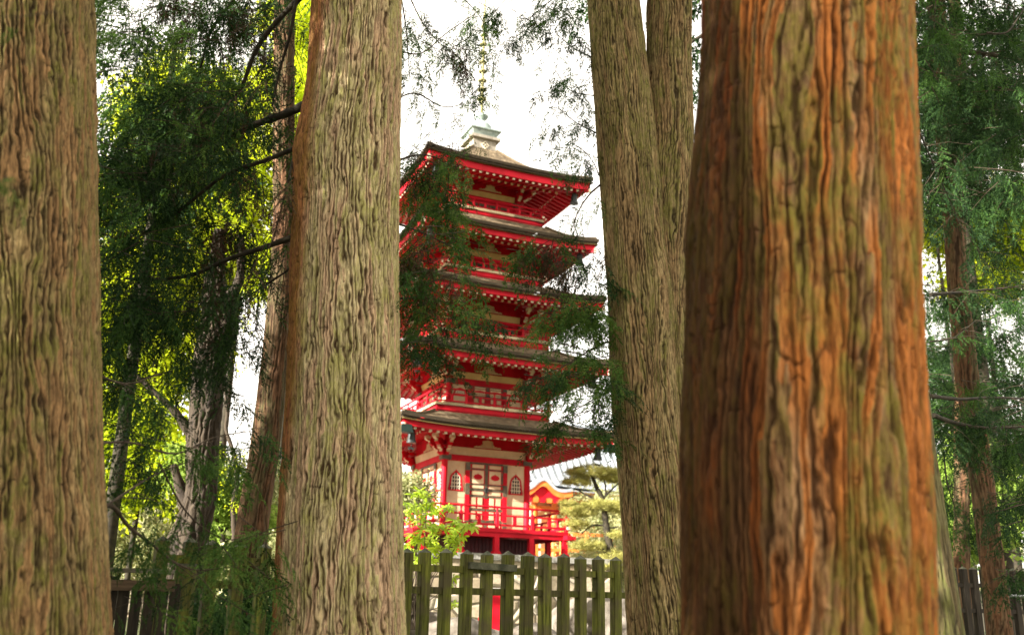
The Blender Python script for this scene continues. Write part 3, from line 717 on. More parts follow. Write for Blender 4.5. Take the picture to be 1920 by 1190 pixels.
def storey_walls(i, S):
    h, f, zt = S['h'], zz(S['f']) - .02, zz(S['beam'][0]); H = zt - f
    top = zz(S['edge']) + .30
    wb = MB()
    for k in range(4):
        rotk(wb, k)
        wb.box(-h + .002, -h, f - (.05 if i else 0), h - .002, -h + .08, top, 1 if i < 2 else 0)
        wb.box(-h, -h - .03, zz(S['band'][1]) + .002, h, -h + .001, top - .01, 0)          # red board over the band
    wb.M = Matrix.Identity(4); wall = wb.build('wall', [m['red'], m['cream']], pg)
    for k in range(4):
        b = MB(); rotk(b, k); z0, z1 = zz(S['band'][0]), zz(S['band'][1])
        b.prism([(-h - .03, z0), (-h - .09, z1), (-h + .01, z1), (-h + .01, z0)], -h * .93, h * .93, 0, 'x')
        b.M = Matrix.Identity(4); b.build('frieze', m['gold'] if i else m['cream'], wall)  # upper friezes ochre: warm reflected light put into the colour
    for k in range(4):
        b = MB(); rotk(b, k); c = h + .02
        b.lathe([(.095, f - .02), (.095, zt + .03)], 14, (c, -c, 0)); b.M = Matrix.Identity(4); b.build('column', m['red'], pg)
        b = MB(); rotk(b, k); z0, z1 = zz(S['beam'][0]), zz(S['beam'][1])
        b.box(-h + .04, -h - .075, z0, h - .04, -h + .01, z1, 0); b.box(-h - .02, -h - .09, z1 - .035, h + .02, -h - .0, z1 + .004, 0)
        for sx in (-1, 1): b.box(sx * h - .15 * (1 if sx > 0 else .55), -h - .14, z0 + .01, sx * h + .15 * (1 if sx < 0 else .9), -h - .06, z1 - .02, 1)
        b.M = Matrix.Identity(4); b.build('beam', [m['red'], m['bronze']], pg)
    if i < 2:
        k_ = H / 1.99                          # vertical scale against the ground floor
        def Zs(z): return f + (z - 2.36) * (k_ if i else 1)
        for k in range(4):
            b = MB(); rotk(b, k); xs = h / 1.34
            # frame posts and lintel
            for sx in (-1, 1):
                a, c = sorted((sx * .55 * xs, sx * .68 * xs)); b.box(a, -h - .06, Zs(2.36), c, -h + .01, Zs(4.33), 0)
                for z0, z1 in ((4.10, 4.33), (3.38, 3.72), (2.36, 2.62)): b.box(a - .003, -h - .064, Zs(z0), c + .003, -h - .02, Zs(z1), 1)
            b.box(-.54 * xs, -h - .045, Zs(4.31), .54 * xs, -h + .01, Zs(4.36) - .003, 1)
            b.M = Matrix.Identity(4); fr = b.build('door_frame', [m['red'], m['bronze']], pg)
            for sx in (-1, 1):
                b = MB(); rotk(b, k)
                def bx(x0, x1, z0, z1, d, mi): a, c = sorted((sx * x0 * xs, sx * x1 * xs)); b.box(a, -h - d, Zs(z0), c, -h + .005, Zs(z1), mi)
                bx(.004, .548, 2.38, 4.305, .028, 0)
                for z0, z1 in ((4.14, 4.175), (3.675, 3.715), (3.50, 3.585), (3.32, 3.385), (2.92, 2.99), (2.58, 2.66)): bx(.02, .545, z0, z1, .034, 2)
                bx(.004, .05, 3.30, 4.30, .04, 2); bx(.49, .546, 3.75, 4.1, .036, 2); bx(.004, .05, 2.40, 2.62, .04, 2)
                for x0, x1, z0, z1 in ((.09, .47, 4.19, 4.29), (.09, .47, 3.73, 4.12), (.09, .47, 3.592, 3.668), (.09, .47, 3.395, 3.49), (.12, .26, 3.0, 3.31), (.33, .48, 3.0, 3.31), (.12, .26, 2.67, 2.9), (.33, .48, 2.67, 2.9), (.1, .47, 2.45, 2.56)):
                    bx(x0, x1, z0, z1, .042, 1)
                hx = [(.13, 3.92), (.18, 3.99), (.24, 4.0), (.28, 4.035), (.32, 4.0), (.38, 3.99), (.43, 3.92), (.38, 3.86), (.28, 3.84), (.18, 3.86)]
                q = [(sx * x * xs, Zs(z)) for x, z in hx]
                if sx < 0: q = list(reversed(q))
                b.prism(q, -h - .05, -h - .02, 0, 'y')
                b.box(*sorted((sx * .012, sx * .05))[:1], -h - .07, Zs(3.47), sorted((sx * .012, sx * .05))[1], -h - .03, Zs(3.62), 3)
                b.M = Matrix.Identity(4); b.build('door', [m['red'], m['cream'], m['bronze'], m['iron']], pg)
                b = MB(); rotk(b, k); lt = window(b, sx * .98 * xs, Zs(3.47), Zs(4.10), .48 * xs, h); b.M = Matrix.Identity(4)
                wo_ = b.build('window', [m['red'], m['dark']], pg); lt.M = Matrix.Identity(4); v0 = [Matrix.Rotation(k * math.pi / 2, 4, 'Z') @ Vector(v) for v in lt.v]; lt.v = [tuple(v) for v in v0]
                lt.build('lattice', m['white'], wo_)
            if i == 0:
                for sx in (-1, 1):
                    b = MB(); rotk(b, k); a, c = sorted((sx * .685, sx * 1.255))
                    for z0, z1 in ((2.38, 2.63), (2.64, 2.87), (2.88, 3.11), (3.12, 3.28), (3.29, 3.455)): b.box(a, -h - .018, zz(z0), c, -h + .005, zz(z1) - .006)
                    b.M = Matrix.Identity(4); b.build('wainscot', m['cream'], pg)
    else:
        for k in range(4):
            b = MB(); rotk(b, k)
            for q in range(4):
                x = -h * .8 + q * h * .4; b.box(x + .03, -h - .02, f, x + h * .4 - .03, -h + .01, zt - .05, 0)
                b.box(x + .09, -h - .026, f + .1, x + h * .4 - .09, -h, zt - .12, 1)
            b.M = Matrix.Identity(4); b.build('shutter', [m['bronze'], m['dark']], pg)

def balcony(i, hb, z0, z1, zr):
    z0, z1, zr = zz(z0), zz(z1), zz(zr); b = MB()
    for k in range(4):
        rotk(b, k)
        if i == 0:
            b.box(-hb - .28, -hb + .02, z0 - .13, hb + .28, -hb + .16, z0, 0); b.box(-hb + .001, -hb - .02, z0 + .001, hb - .02, -.9, z1 - .02, 0)
            b.box(hb + .1, -hb - .0, z0 + .003, hb + .16, -hb + .14, z0 + .08, 1)
        else:
            b.box(-hb + .03, -hb + .03, z0, hb - .03, -hb + .25, z1 - .085, 0); b.box(-hb - .03, -hb - .03, z1 - .08, hb + .03, -.7 if i < 4 else -.6, z1, 1)
            b.box(-hb + .0, -hb + .0, z0 + .09, hb - .0, -hb + .05, z0 + .13, 0)
    b.M = Matrix.Identity(4); bal = b.build('balcony', [m['red'], m['cream']], pg)
    e = hb - .04; H = zr - z1
    n = 4 if i == 0 else 4
    for k in range(4):
        b = MB(); rotk(b, k); w = .036 if i == 0 else .028
        zm, zb = z1 + H * .60, z1 + H * .14
        for z, hh in ((zb, .05), (zm, .04)): b.box(-e - .14, -e - w * .9, z - hh / 2 * H * 2, e + .14, -e + w * .9, z + hh / 2 * H * 2)
        # round hand rail that sweeps up past the corners
        pts = [(-e - .30, -e, zr + .07), (-e - .16, -e, zr + .02), (-e, -e, zr)] + [(x * e / 3, -e, zr) for x in (-2, -1, 0, 1, 2)] + [(e, -e, zr), (e + .16, -e, zr + .02), (e + .30, -e, zr + .07)]
        b.tube(pts, .034 if i == 0 else .028, 8)
        for q in range(n):
            x = -e + 2 * e * (q + .5) / n; b.box(x - w * 1.4, -e - w * .6, zb, x + w * 1.4, -e + w * .6, zm)
        for sx in (-1, 1): b.box(sx * (e + .145) - .015, -e - w * 1.3, zb - .05 * H - .005, sx * (e + .145) + .015, -e + w * 1.3, zb + .05 * H + .02, 1)
        b.M = Matrix.Identity(4); b.build('railing', [m['red'], m['white']], bal)
        for q in range(n):
            b = MB(); rotk(b, k); x = -e + 2 * e * (q + 1) / n; ww = .05 if i == 0 else .036
            b.box(x - ww, -e - ww, z1 - .01, x + ww, -e + ww, zm + .1 * H, 0, .008)
            b.lathe([(ww * .9, zm + .1 * H), (ww * .5, zm + .16 * H), (ww * .5, zm + .24 * H), (ww * 1.1, zr - .01)], 8, (x, -e, 0))
            b.M = Matrix.Identity(4); b.build('baluster', m['red'], bal)
    return bal

for i, S in enumerate(ST):
    storey_walls(i, S); roof(S, i); bracket(S['h'] + .02, zz(S['beam'][1]) - .02, .95 if i == 0 else .85)
    ornament(S['h'] + .03, zz(S['orn'][0]), S['orn'][1] - S['orn'][0], 1.0 if i < 3 else .9); balcony(i, *BALC[i])
# lower core and legs under the deck
b = MB()
for k in range(4):
    rotk(b, k); b.box(-1.42, -1.42, 0, 1.42, -1.36, zz(2.14), 0)
    for q in range(24): x = -1.40 + q * .119; b.box(x, -1.445, .03, x + .06, -1.425, zz(2.13), 0)
b.M = Matrix.Identity(4); b.build('plinth', simple('maroon_boards', (.05, .006, .01), (.09, .01, .016), 4, .6, .2), pg)
for k in range(4):
    for q in range(4):
        b = MB(); rotk(b, k); x = -2.22 + 4.44 * (q + 1) / 4
        b.box(x - .075, -2.30, .0, x + .075, -2.15, zz(2.12) - .002, 0); b.prism([(x - .15, 0), (x + .15, 0), (x + .09, .13), (x - .09, .13)], -2.335, -2.115, 0, 'y')
        b.M = Matrix.Identity(4); b.build('deck_post', m['red'], pg)
# cap and finial
fb = MB(); zt = zz(15.30)
fb.box(-.42, -.42, zt - .15, .42, .42, zt + .34, 0)
fb.box(-.54, -.54, zt + .34, .54, .54, zt + .44, 0)
for k in range(4):
    rotk(fb, k)
    fb.prism([(0 + .15 * math.cos(a), zt + .12 + .15 * math.sin(a)) for a in (0, math.pi / 2, math.pi, 3 * math.pi / 2)], -.445, -.42, 1, 'y')
    for sx, sz in ((-.065, 0), (.065, 0), (0, .065), (0, -.065)):
        fb.prism([(sx + .045 * math.cos(a), zt + .12 + sz + .045 * math.sin(a)) for a in (0, math.pi / 2, math.pi, 3 * math.pi / 2)], -.45, -.44, 2, 'y')
fb.M = Matrix.Identity(4); fb.build('roof_cap', [m['greywood'], m['white'], m['shingle_edge']], pg)
fb = MB()
for (a, b_, z0, z1) in ((.44, .44, .44, .50), (.44, .50, .50, .68), (.56, .56, .68, .73)):
    vs = [(sx * a, sy * a, zt + z0) for sx, sy in ((-1, -1), (1, -1), (1, 1), (-1, 1))] + [(sx * b_, sy * b_, zt + z1) for sx, sy in ((-1, -1), (1, -1), (1, 1), (-1, 1))]
    fb.add(vs, [(0, 3, 2, 1), (4, 5, 6, 7), (0, 1, 5, 4), (1, 2, 6, 5), (2, 3, 7, 6), (3, 0, 4, 7)])
fb.lathe([(.44, zt + .73), (.40, zt + .86), (.36, zt + 1.02), (.30, zt + 1.10), (.14, zt + 1.20), (.10, zt + 1.28), (.22, zt + 1.34), (.26, zt + 1.42), (.12, zt + 1.48), (.05, zt + 1.55)], 20)
fin = fb.build('finial_base', m['copper'], pg)
fb = MB(); fb.tube([(0, 0, zt + 1.5), (0, 0, zt + 6.6)], [.06, .03], 8)
for q in range(9):
    z = zt + 2.1 + q * .37; r_ = .15 - .007 * q
    fb.lathe([(r_, z - .03), (r_ + .03, z), (r_, z + .03), (r_ - .03, z), (r_, z - .03)], 18)
    for a in range(4): fb.bar((.04 * math.cos(a * 1.571), .04 * math.sin(a * 1.571), z), (r_ * math.cos(a * 1.571), r_ * math.sin(a * 1.571), z), .02, .02)
    for a in range(8): fb.lathe([(.008, -.07), (.018, -.06), (.01, 0)], 5, ((r_) * math.cos(a * .785), (r_) * math.sin(a * .785), z - .03))
fb.build('spire', m['goldmetal'], pg)

# wind bells and little flood lights under the eave corners
def wpt(x, y, z): q = pl(x, y); return Vector((q[0], q[1], CAMZ + z))
WORDS = ['lowest', 'second', 'third', 'fourth', 'topmost']
def bell(loc, label):
    o = empty('wind_bell', loc, THP, label, 'bell', 'wind bells under the eaves')
    b = MB(); b.lathe([(.012, .0), (.03, .02), (.03, .06), (.012, .08)], 8, (0, 0, -.10)); b.tube([(0, 0, 0), (0, 0, -.1)], .01, 5)
    b.lathe([(.145, -.50), (.13, -.44), (.105, -.36), (.10, -.22), (.085, -.15), (.03, -.10)], 16); b.build('bell_body', m['iron'], o)
    b = MB(); b.tube([(0, 0, -.4), (0, 0, -.58)], .01, 5); b.prism([(-.09, -.60), (-.05, -.64), (0, -.60), (.05, -.64), (.09, -.60), (.06, -.70), (0, -.66), (-.06, -.70)], -.012, .012, 0, 'y'); b.build('clapper', m['iron'], o)
CN = [('near left', -1, -1), ('right', 1, -1)]
for i, S in enumerate(ST):
    for nm_, sx, sy in CN:
        rr = S['r'] - .42
        bell(wpt(sx * rr, sy * rr, S['fas'][0] + .16), f"black wind bell hanging under the {nm_} corner of the pagoda's {WORDS[i]} roof")
for nm_, sx, sy in CN:
    S = ST[0]; o = empty('flood_light', wpt(sx * (S['r'] - .13), sy * (S['r'] - .13), S['fas'][0] + .12), THP, f"dark green box lamp on the {nm_} corner of the pagoda's lowest roof", 'lamp', 'box lamps on the lowest roof')
    b = MB(); b.prism([(-.14, -.02), (.14, -.02), (.19, -.24), (-.19, -.24)], -.14, .14, 0, 'y'); b.build('housing', simple('green_enamel_' + nm_[:4], (.004, .016, .012), (.01, .03, .022), 9, .5), o)
    b = MB(); b.tube([(0, 0, .1), (0, 0, -.02)], .02, 6); b.build('bracket', m['iron'], o)

# ================================================================== TEMPLE GATE behind on the right
GY = 47.; gp = P(1105, 1000, GY); GZ = Z0 - .2
gt = empty('temple_gate', (gp[0], GY, GZ), .30, 'orange red temple gate with pale curved tile roof behind the pagoda balcony', 'gate')
ev = P(1040, 932, GY)[2] - GZ; rg = P(1120, 815, GY)[2] - GZ
b = MB(); NU = 24; hw, dp = 4.6, 3.2
for sg in (-1, 1):
    vs, fs = [], []
    for a in range(9):
        v = a / 8
        for c in range(NU + 1):
            u = -1 + 2 * c / NU; vs.append((u * hw * (1 - .14 * v), sg * -dp * (1 - v), ev + (rg - ev) * (v - .16 * math.sin(math.pi * v)) + .35 * abs(u) ** 3 * (1 - v)))
    for a in range(8):
        for c in range(NU): q = a * (NU + 1) + c; f = (q, q + 1, q + NU + 2, q + NU + 1); fs.append(f if sg > 0 else tuple(reversed(f)))
    b.add(vs, fs, 0, True); b.add([(x, y, z - .16) for x, y, z in vs], [tuple(reversed(f)) for f in fs], 0, True)
    for c in range(0, NU + 1):               # rows of round cover tiles
        pts = [vs[a * (NU + 1) + c] for a in range(9)]; b.tube([(x, y, z + .03) for x, y, z in pts], .06, 5)
rf = b.build('roof', m['tile'], gt)
b = MB(); b.bar((-hw * .9, 0, rg + .12), (hw * .9, 0, rg + .12), .42, .34); b.tube([(-hw * .9, 0, rg + .33), (hw * .9, 0, rg + .33)], .13, 8)
for sx in (-1, 1):
    for sy in (-1, 1):
        b.tube([(sx * hw * .86, 0, rg + .1), (sx * hw * .9, sy * dp * .45, ev + (rg - ev) * .42), (sx * hw * .97, sy * dp * .96, ev + .38)], .15, 7)
b.build('ridge', m['tile'], rf)
def kara(t):       # cusped gable curve
    return .62 * math.exp(-(t / .34) ** 2) - .02 + .16 * abs(t) ** 3
gxc = P(1012, 930, GY - 3)[0] - gp[0] - 1.35
b = MB(); n = 26; tp = [(-1 + 2 * i / n) for i in range(n + 1)]; gw = 1.3; gz = ev - .38
for i in range(n):
    x1, x2 = gxc + tp[i] * gw, gxc + tp[i + 1] * gw; z1, z2 = gz + kara(tp[i]) * .8, gz + kara(tp[i + 1]) * .8
    b.prism([(x1, z1), (x2, z2), (x2, z2 + .13), (x1, z1 + .13)], -4.35, -1.2, 0, 'y')
    b.prism([(x1, z1 - .22), (x2, z2 - .22), (x2, z2 - .003), (x1, z1 - .003)], -4.30, -4.2, 1, 'y')
b.build('cusped_gable', [m['tile'], m['orange']], gt)
b = MB()
b.prism([(gxc - 1.2, gz - .3), (gxc + 1.2, gz - .3), (gxc + .5, gz + .1), (gxc, gz + .26), (gxc - .5, gz + .1)], -4.15, -4.05, 0, 'y')
for q in range(9):
    x = gxc - 1.2 + q * .3; b.prism([(x - .1, gz - .42), (x + .1, gz - .42), (x + .13, gz - .25), (x, gz - .12 + .1 * math.sin(q)), (x - .13, gz - .25)], -4.22, -4.12, 1 if q % 2 else 0, 'y')
b.build('gable_carving', [m['red'], m['orange']], gt)
b = MB(); b.box(-3.6, -2.3, 0, 3.6, 2.3, ev - .1); b.build('wall', m['white'], gt)
for x in (-3.6, -2.2, gxc - 1.1, gxc + 1.1, 1.4, 3.6):
    b = MB(); b.lathe([(.16, 0), (.15, ev - .3)], 12, (x, -2.6, 0)); b.build('column', m['orange'], gt)
b = MB()
for z in (ev - .55, ev - .95, ev - 1.9): b.box(-3.9, -2.72, z, 3.9, -2.48, z + .17)
for q in range(40): x = -4.3 + q * .22; b.box(x, -3.1, ev - .22 + .35 * abs(x / hw) ** 3, x + .09, -1.9, ev - .11 + .35 * abs(x / hw) ** 3)
b.build('beam', m['orange'], gt)

# low vermilion garden fence in front of the gate
rp = P(1100, 1040, 39.); rf_ = empty('vermilion_railing', (rp[0], 39., GZ), .2, 'low orange red garden railing between the pine and the temple gate', 'railing')
b = MB(); zt_ = P(1100, 1002, 39.)[2] - GZ
for z in (zt_, zt_ * .62, zt_ * .25): b.box(-4, -.04, z - .06, 4, .04, z + .05)
b.build('rail', m['orange'], rf_)
for q in range(9): b = MB(); b.box(-4 + q - .07, -.08, 0, -4 + q + .07, .08, zt_ + .1, 0, .01); b.build('post', m['orange'], rf_)
# red flared post behind the picket fence
pp = P(925, 1180, 17.); o = empty('red_post', (pp[0], 17., ground_z(pp[0], 17)), .2, 'red painted flared wooden stand behind the picket fence, among boulders', 'post')
b = MB(); zt_ = P(930, 1108, 17.)[2] - o.location.z; b.prism([(-.30, 0), (.12, 0), (.10, zt_), (-.04, zt_), (-.05, zt_ * .86), (-.24, zt_ * .62)], -.09, .09, 0, 'y'); b.build('post', m['red'], o)
b = MB(); b.box(-.09, -.12, zt_ + .002, .15, .12, zt_ + .05); b.build('cap', m['capstone'], o)

# ================================================================== TREES WITH FISSURED BARK
def tree(name, rows, mat, label, group=None, trunkname='trunk', **kw):
    lo = min(rows, key=lambda r: r[0][2]); bx, by = lo[0][0], lo[0][1]; base = Vector((bx, by, ground_z(bx, by)))
    t = empty(name, base, 0, label, 'tree', group)
    trunk_mesh(trunkname, rows, mat, t, base=base, **kw); return t, base

# T5 the big orange trunk, nearest
D5 = 3.65
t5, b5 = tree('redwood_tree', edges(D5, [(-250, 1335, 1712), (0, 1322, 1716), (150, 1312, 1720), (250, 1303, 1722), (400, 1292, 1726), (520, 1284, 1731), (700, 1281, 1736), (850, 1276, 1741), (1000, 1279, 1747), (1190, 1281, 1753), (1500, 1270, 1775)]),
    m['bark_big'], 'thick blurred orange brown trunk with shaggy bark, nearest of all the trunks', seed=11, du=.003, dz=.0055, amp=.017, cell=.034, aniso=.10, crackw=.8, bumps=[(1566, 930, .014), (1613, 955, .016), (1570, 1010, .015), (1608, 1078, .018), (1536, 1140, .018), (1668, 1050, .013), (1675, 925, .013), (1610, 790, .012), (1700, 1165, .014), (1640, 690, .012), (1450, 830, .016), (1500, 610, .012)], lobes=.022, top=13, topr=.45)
# T2 tan trunk
D2 = 7.3
t2, b2 = tree('redwood_tree', edges(D2, [(-200, 588, 752), (0, 581, 753), (100, 578, 752), (200, 568, 751), (245, 560, 750), (300, 548, 751), (400, 547, 751), (520, 543, 751), (640, 540, 751), (760, 534, 753), (880, 527, 755), (1000, 517, 756), (1100, 511, 758), (1190, 507, 761), (1400, 495, 768)]),
    m['bark_mid'], 'pale tan trunk with reddish streaks, immediately left of the pagoda', seed=23, du=.004, dz=.008, amp=.013, cell=.031, aniso=.16, lobes=.03, top=15)
# T1 left trunk
D1 = 4.9
t1, b1 = tree('redwood_tree', edges(D1, [(-200, -215, 178), (0, -205, 184), (300, -205, 188), (600, -205, 190), (900, -205, 198), (1050, -206, 204), (1190, -210, 212), (1400, -220, 225)]),
    m['bark_left'], 'broad brown trunk cut by the left edge of the picture', seed=37, du=.0035, dz=.0065, amp=.012, cell=.027, aniso=.16, lobes=.02, top=14)
# T4 forked trunk
D4 = 8.7
rowsL = edges(D4, [(-250, 1092, 1192), (0, 1101, 1199), (110, 1107, 1214), (200, 1114, 1226), (300, 1121, 1236), (420, 1130, 1246), (560, 1141, 1262), (700, 1146, 1268), (800, 1152, 1276), (900, 1161, 1288), (1000, 1168, 1300), (1190, 1177, 1330), (1400, 1178, 1350)])
t4, b4 = tree('forked_redwood_tree', rowsL, m['bark_fork'], 'forked trunk with two grey brown stems, immediately right of the pagoda', seed=51, du=.0045, dz=.009, amp=.011, cell=.029, aniso=.14, lobes=.03, top=16)
rowsR = [(p + Vector((0, .12, 0)), r) for p, r in edges(D4, [(-250, 1222, 1294), (0, 1217, 1300), (100, 1214, 1302), (230, 1208, 1306), (400, 1200, 1304), (600, 1200, 1300), (800, 1205, 1300), (1000, 1215, 1310), (1190, 1220, 1330)])]
trunk_mesh('trunk', rowsR, m['bark_fork'], t4, base=b4, seed=67, du=.0045, dz=.009, amp=.011, cell=.029, aniso=.14, lobes=.03, top=15)
# T6 pale trunk just right of the big one
t6, b6 = tree('redwood_tree', edges(6.6, [(-200, 1560, 1690), (0, 1570, 1698), (400, 1590, 1712), (600, 1605, 1726), (740, 1618, 1742), (850, 1625, 1757), (1000, 1640, 1780), (1100, 1648, 1797), (1190, 1655, 1812), (1350, 1660, 1835)]),
    m['bark_pale'], 'yellow green lichened trunk half hidden behind the big orange trunk', seed=71, du=.008, dz=.012, amp=.008, cell=.04, aniso=.09, top=14)
# T7 slim leaning trunk on the right
t7, b7 = tree('redwood_tree', edges(12.5, [(-300, 1725, 1760), (0, 1738, 1772), (200, 1750, 1785), (400, 1766, 1803), (560, 1778, 1818), (700, 1790, 1834), (850, 1812, 1856), (1000, 1830, 1876), (1190, 1850, 1902), (1400, 1862, 1915)]),
    m['bark_far'], 'slim brown trunk leaning left, in the trees at the right edge', seed=83, du=.012, dz=.02, amp=.010, cell=.05, aniso=.1, top=18)
t8, b8 = tree('redwood_tree', edges(17, [(0, 1778, 1800), (600, 1790, 1816), (900, 1788, 1818), (1100, 1786, 1820)]),
    m['bark_far'], 'thin dark trunk behind the slim leaning trunk at right', seed=87, du=.02, dz=.04, amp=.008, cell=.05, top=16)
# T9 leaning trunk behind the tan one
t9, b9 = tree('redwood_tree', edges(12.8, [(-300, 526, 560), (0, 514, 552), (230, 512, 552), (400, 512, 553), (520, 506, 550), (640, 495, 543), (760, 480, 533), (860, 466, 522), (950, 448, 508), (1060, 432, 498), (1190, 415, 485)]),
    m['bark_far'], 'brown trunk leaning right, just left of and behind the tan trunk', seed=91, du=.010, dz=.016, amp=.010, cell=.045, aniso=.09, top=18)
# T10 gnarled pale tree
t10, b10 = tree('gnarled_tree', edges(14.5, [(520, 388, 424), (600, 378, 428), (680, 362, 424), (760, 356, 418), (840, 348, 408), (920, 350, 402), (980, 330, 395), (1040, 300, 388), (1110, 286, 382), (1190, 280, 380)]),
    m['palebark'], 'gnarled pale grey trunk among the yellow leaves on the left', seed=97, du=.014, dz=.02, amp=.03, cell=.12, aniso=.3, lobes=.09, top=7)
limb(poly_pts([(415, 640, 14.5), (428, 600, 14.4), (432, 560, 14.3), (450, 520, 14.2), (452, 440, 14)]), .14, .05, t10, b10, m['palebark'])
limb(poly_pts([(365, 830, 14.5), (335, 780, 14.4), (300, 745, 14.3), (250, 700, 14.2)]), .08, .03, t10, b10, m['palebark'])
limb(poly_pts([(352, 975, 14.5), (340, 920, 14.5), (325, 870, 14.4)]), .12, .05, t10, b10, m['palebark'])
# thin saplings against the white sky
sp_ = P(437, 1030, 15.5); sap = empty('maple_sapling', (sp_[0], 15.5, ground_z(sp_[0], 15.5)), 0, 'thin bent brown sapling with yellow leaves between the gnarled and leaning trunks', 'tree')
lp = poly_pts([(437, 1150, 15.5), (439, 1000, 15.5), (437, 945, 15.5), (445, 900, 15.5), (438, 850, 15.5), (424, 805, 15.5), (426, 770, 15.5), (421, 710, 15.5), (430, 650, 15.5)])
limb(lp, .045, .02, sap, sap.location, m['palebark'], 'trunk')
cr = Crown(5); 
for i in range(26): p = P(cr.r.uniform(405, 470), cr.r.choice([cr.r.uniform(560, 720), cr.r.uniform(850, 960)]), 15.5 + cr.r.uniform(-.4, .4)); cr.add(p, (cr.r.gauss(0, 1), cr.r.gauss(0, 1), .2), .8, 'm')
cr.build('crown', sap, {'m': m['maple']}, LEAF, sap.location)

# ---- limbs and hanging foliage
def px_cloud(C, boxes):
    """boxes: (px0, py0, px1, py1, Y0, Y1, n, scale, kinds, droop)"""
    for (x0, y0, x1, y1, d0, d1, n, sc, kinds, dr) in boxes:
        for i in range(max(1, n // 5)):
            Y = C.r.uniform(d0, d1); c = P(C.r.uniform(x0, x1), C.r.uniform(y0, y1), Y); k = C.r.choice(kinds); a = C.r.uniform(0, 6.28)
            base = Vector((math.cos(a), math.sin(a) * .6, 0))
            e = c + base * .35 * sc - Vector((0, 0, .1 * sc)); C.tw.tube([c - base * .25 * sc + Vector((0, 0, .05)), c, e], [.005 * sc, .004 * sc, .002 * sc], 4, caps=False)
            for j in range(5):
                q = c.lerp(e, C.r.random()) + Vector((C.r.gauss(0, .05), C.r.gauss(0, .05), C.r.gauss(0, .03))) * sc
                C.add(q, base * C.r.uniform(.2, 1) + Vector((C.r.gauss(0, .5), C.r.gauss(0, .5), -dr * C.r.uniform(.3, 1.6))), sc * C.r.uniform(.6, 1.25), k)

# crown of the tan tree: dark limbs reaching down to the left, sprays on the right against the sky
C2 = Crown(22); limbs2 = [
    ([(585, 190, 7.4), (540, 212, 7.6), (470, 238, 7.9), (380, 292, 8.2), (300, 350, 8.5), (215, 420, 8.8)], .042, .012),
    ([(560, 275, 7.4), (500, 300, 7.6), (420, 330, 7.8), (330, 400, 8.0), (250, 450, 8.2), (185, 495, 8.4)], .022, .009),
    ([(560, 440, 7.4), (500, 462, 7.5), (430, 485, 7.7), (360, 515, 7.9), (290, 524, 8.1), (235, 522, 8.3)], .026, .010),
    ([(560, 490, 7.5), (520, 520, 7.6), (455, 558, 7.8), (390, 568, 8.0), (330, 560, 8.2)], .010, .004),
    ([(600, -40, 7.6), (520, 40, 7.9), (480, 95, 8.1), (450, 170, 8.3), (420, 200, 8.4), (370, 245, 8.6)], .030, .010),
    ([(470, -40, 8.2), (430, 10, 8.4), (395, 60, 8.5), (378, 120, 8.6), (366, 160, 8.7)], .020, .010),
    ([(552, 285, 7.2), (545, 320, 7.1), (535, 360, 7.1), (520, 420, 7.2), (505, 470, 7.2)], .012, .005),
    ([(560, -30, 7.3), (545, 60, 7.4), (525, 130, 7.6), (510, 200, 7.7)], .018, .008)]
for pts, r0, r1 in limbs2:
    lp = poly_pts(pts, n=6); limb(lp, r0, r1, t2, b2); C2.hang(lp, .005, .17, 1.0, ['d', 'n', 'd', 'b'], out=.6, droop=1.0, twiglen=.5)
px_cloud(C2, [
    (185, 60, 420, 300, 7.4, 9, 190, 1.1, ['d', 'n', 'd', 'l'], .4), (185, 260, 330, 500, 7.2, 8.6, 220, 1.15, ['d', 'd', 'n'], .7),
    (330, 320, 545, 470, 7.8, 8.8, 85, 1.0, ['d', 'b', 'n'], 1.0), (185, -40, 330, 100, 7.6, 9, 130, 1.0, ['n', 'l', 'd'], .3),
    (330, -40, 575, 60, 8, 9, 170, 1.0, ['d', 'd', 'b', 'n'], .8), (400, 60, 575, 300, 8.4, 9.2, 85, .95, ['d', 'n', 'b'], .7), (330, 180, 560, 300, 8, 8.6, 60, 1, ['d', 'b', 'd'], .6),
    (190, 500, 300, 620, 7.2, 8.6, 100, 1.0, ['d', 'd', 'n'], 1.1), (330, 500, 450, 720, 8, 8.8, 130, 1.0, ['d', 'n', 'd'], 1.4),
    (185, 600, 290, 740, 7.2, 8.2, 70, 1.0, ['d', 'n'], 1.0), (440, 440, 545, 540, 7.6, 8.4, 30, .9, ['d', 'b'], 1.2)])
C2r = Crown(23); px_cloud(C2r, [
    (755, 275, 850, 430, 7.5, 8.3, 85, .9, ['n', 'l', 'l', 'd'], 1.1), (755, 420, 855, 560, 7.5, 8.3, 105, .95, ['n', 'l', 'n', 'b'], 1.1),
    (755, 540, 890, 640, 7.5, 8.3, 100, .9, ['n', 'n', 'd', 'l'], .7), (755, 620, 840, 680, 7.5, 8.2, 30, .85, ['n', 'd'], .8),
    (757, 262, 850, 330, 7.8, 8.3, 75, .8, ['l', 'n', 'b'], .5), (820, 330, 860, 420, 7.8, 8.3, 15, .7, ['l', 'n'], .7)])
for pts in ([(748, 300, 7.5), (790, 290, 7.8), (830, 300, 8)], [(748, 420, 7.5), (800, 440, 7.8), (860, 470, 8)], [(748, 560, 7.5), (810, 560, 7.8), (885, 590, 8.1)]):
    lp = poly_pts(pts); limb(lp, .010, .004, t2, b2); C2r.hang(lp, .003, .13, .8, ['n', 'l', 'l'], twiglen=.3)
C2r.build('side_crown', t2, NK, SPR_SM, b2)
C2.build('crown', t2, NK, SPR, b2)
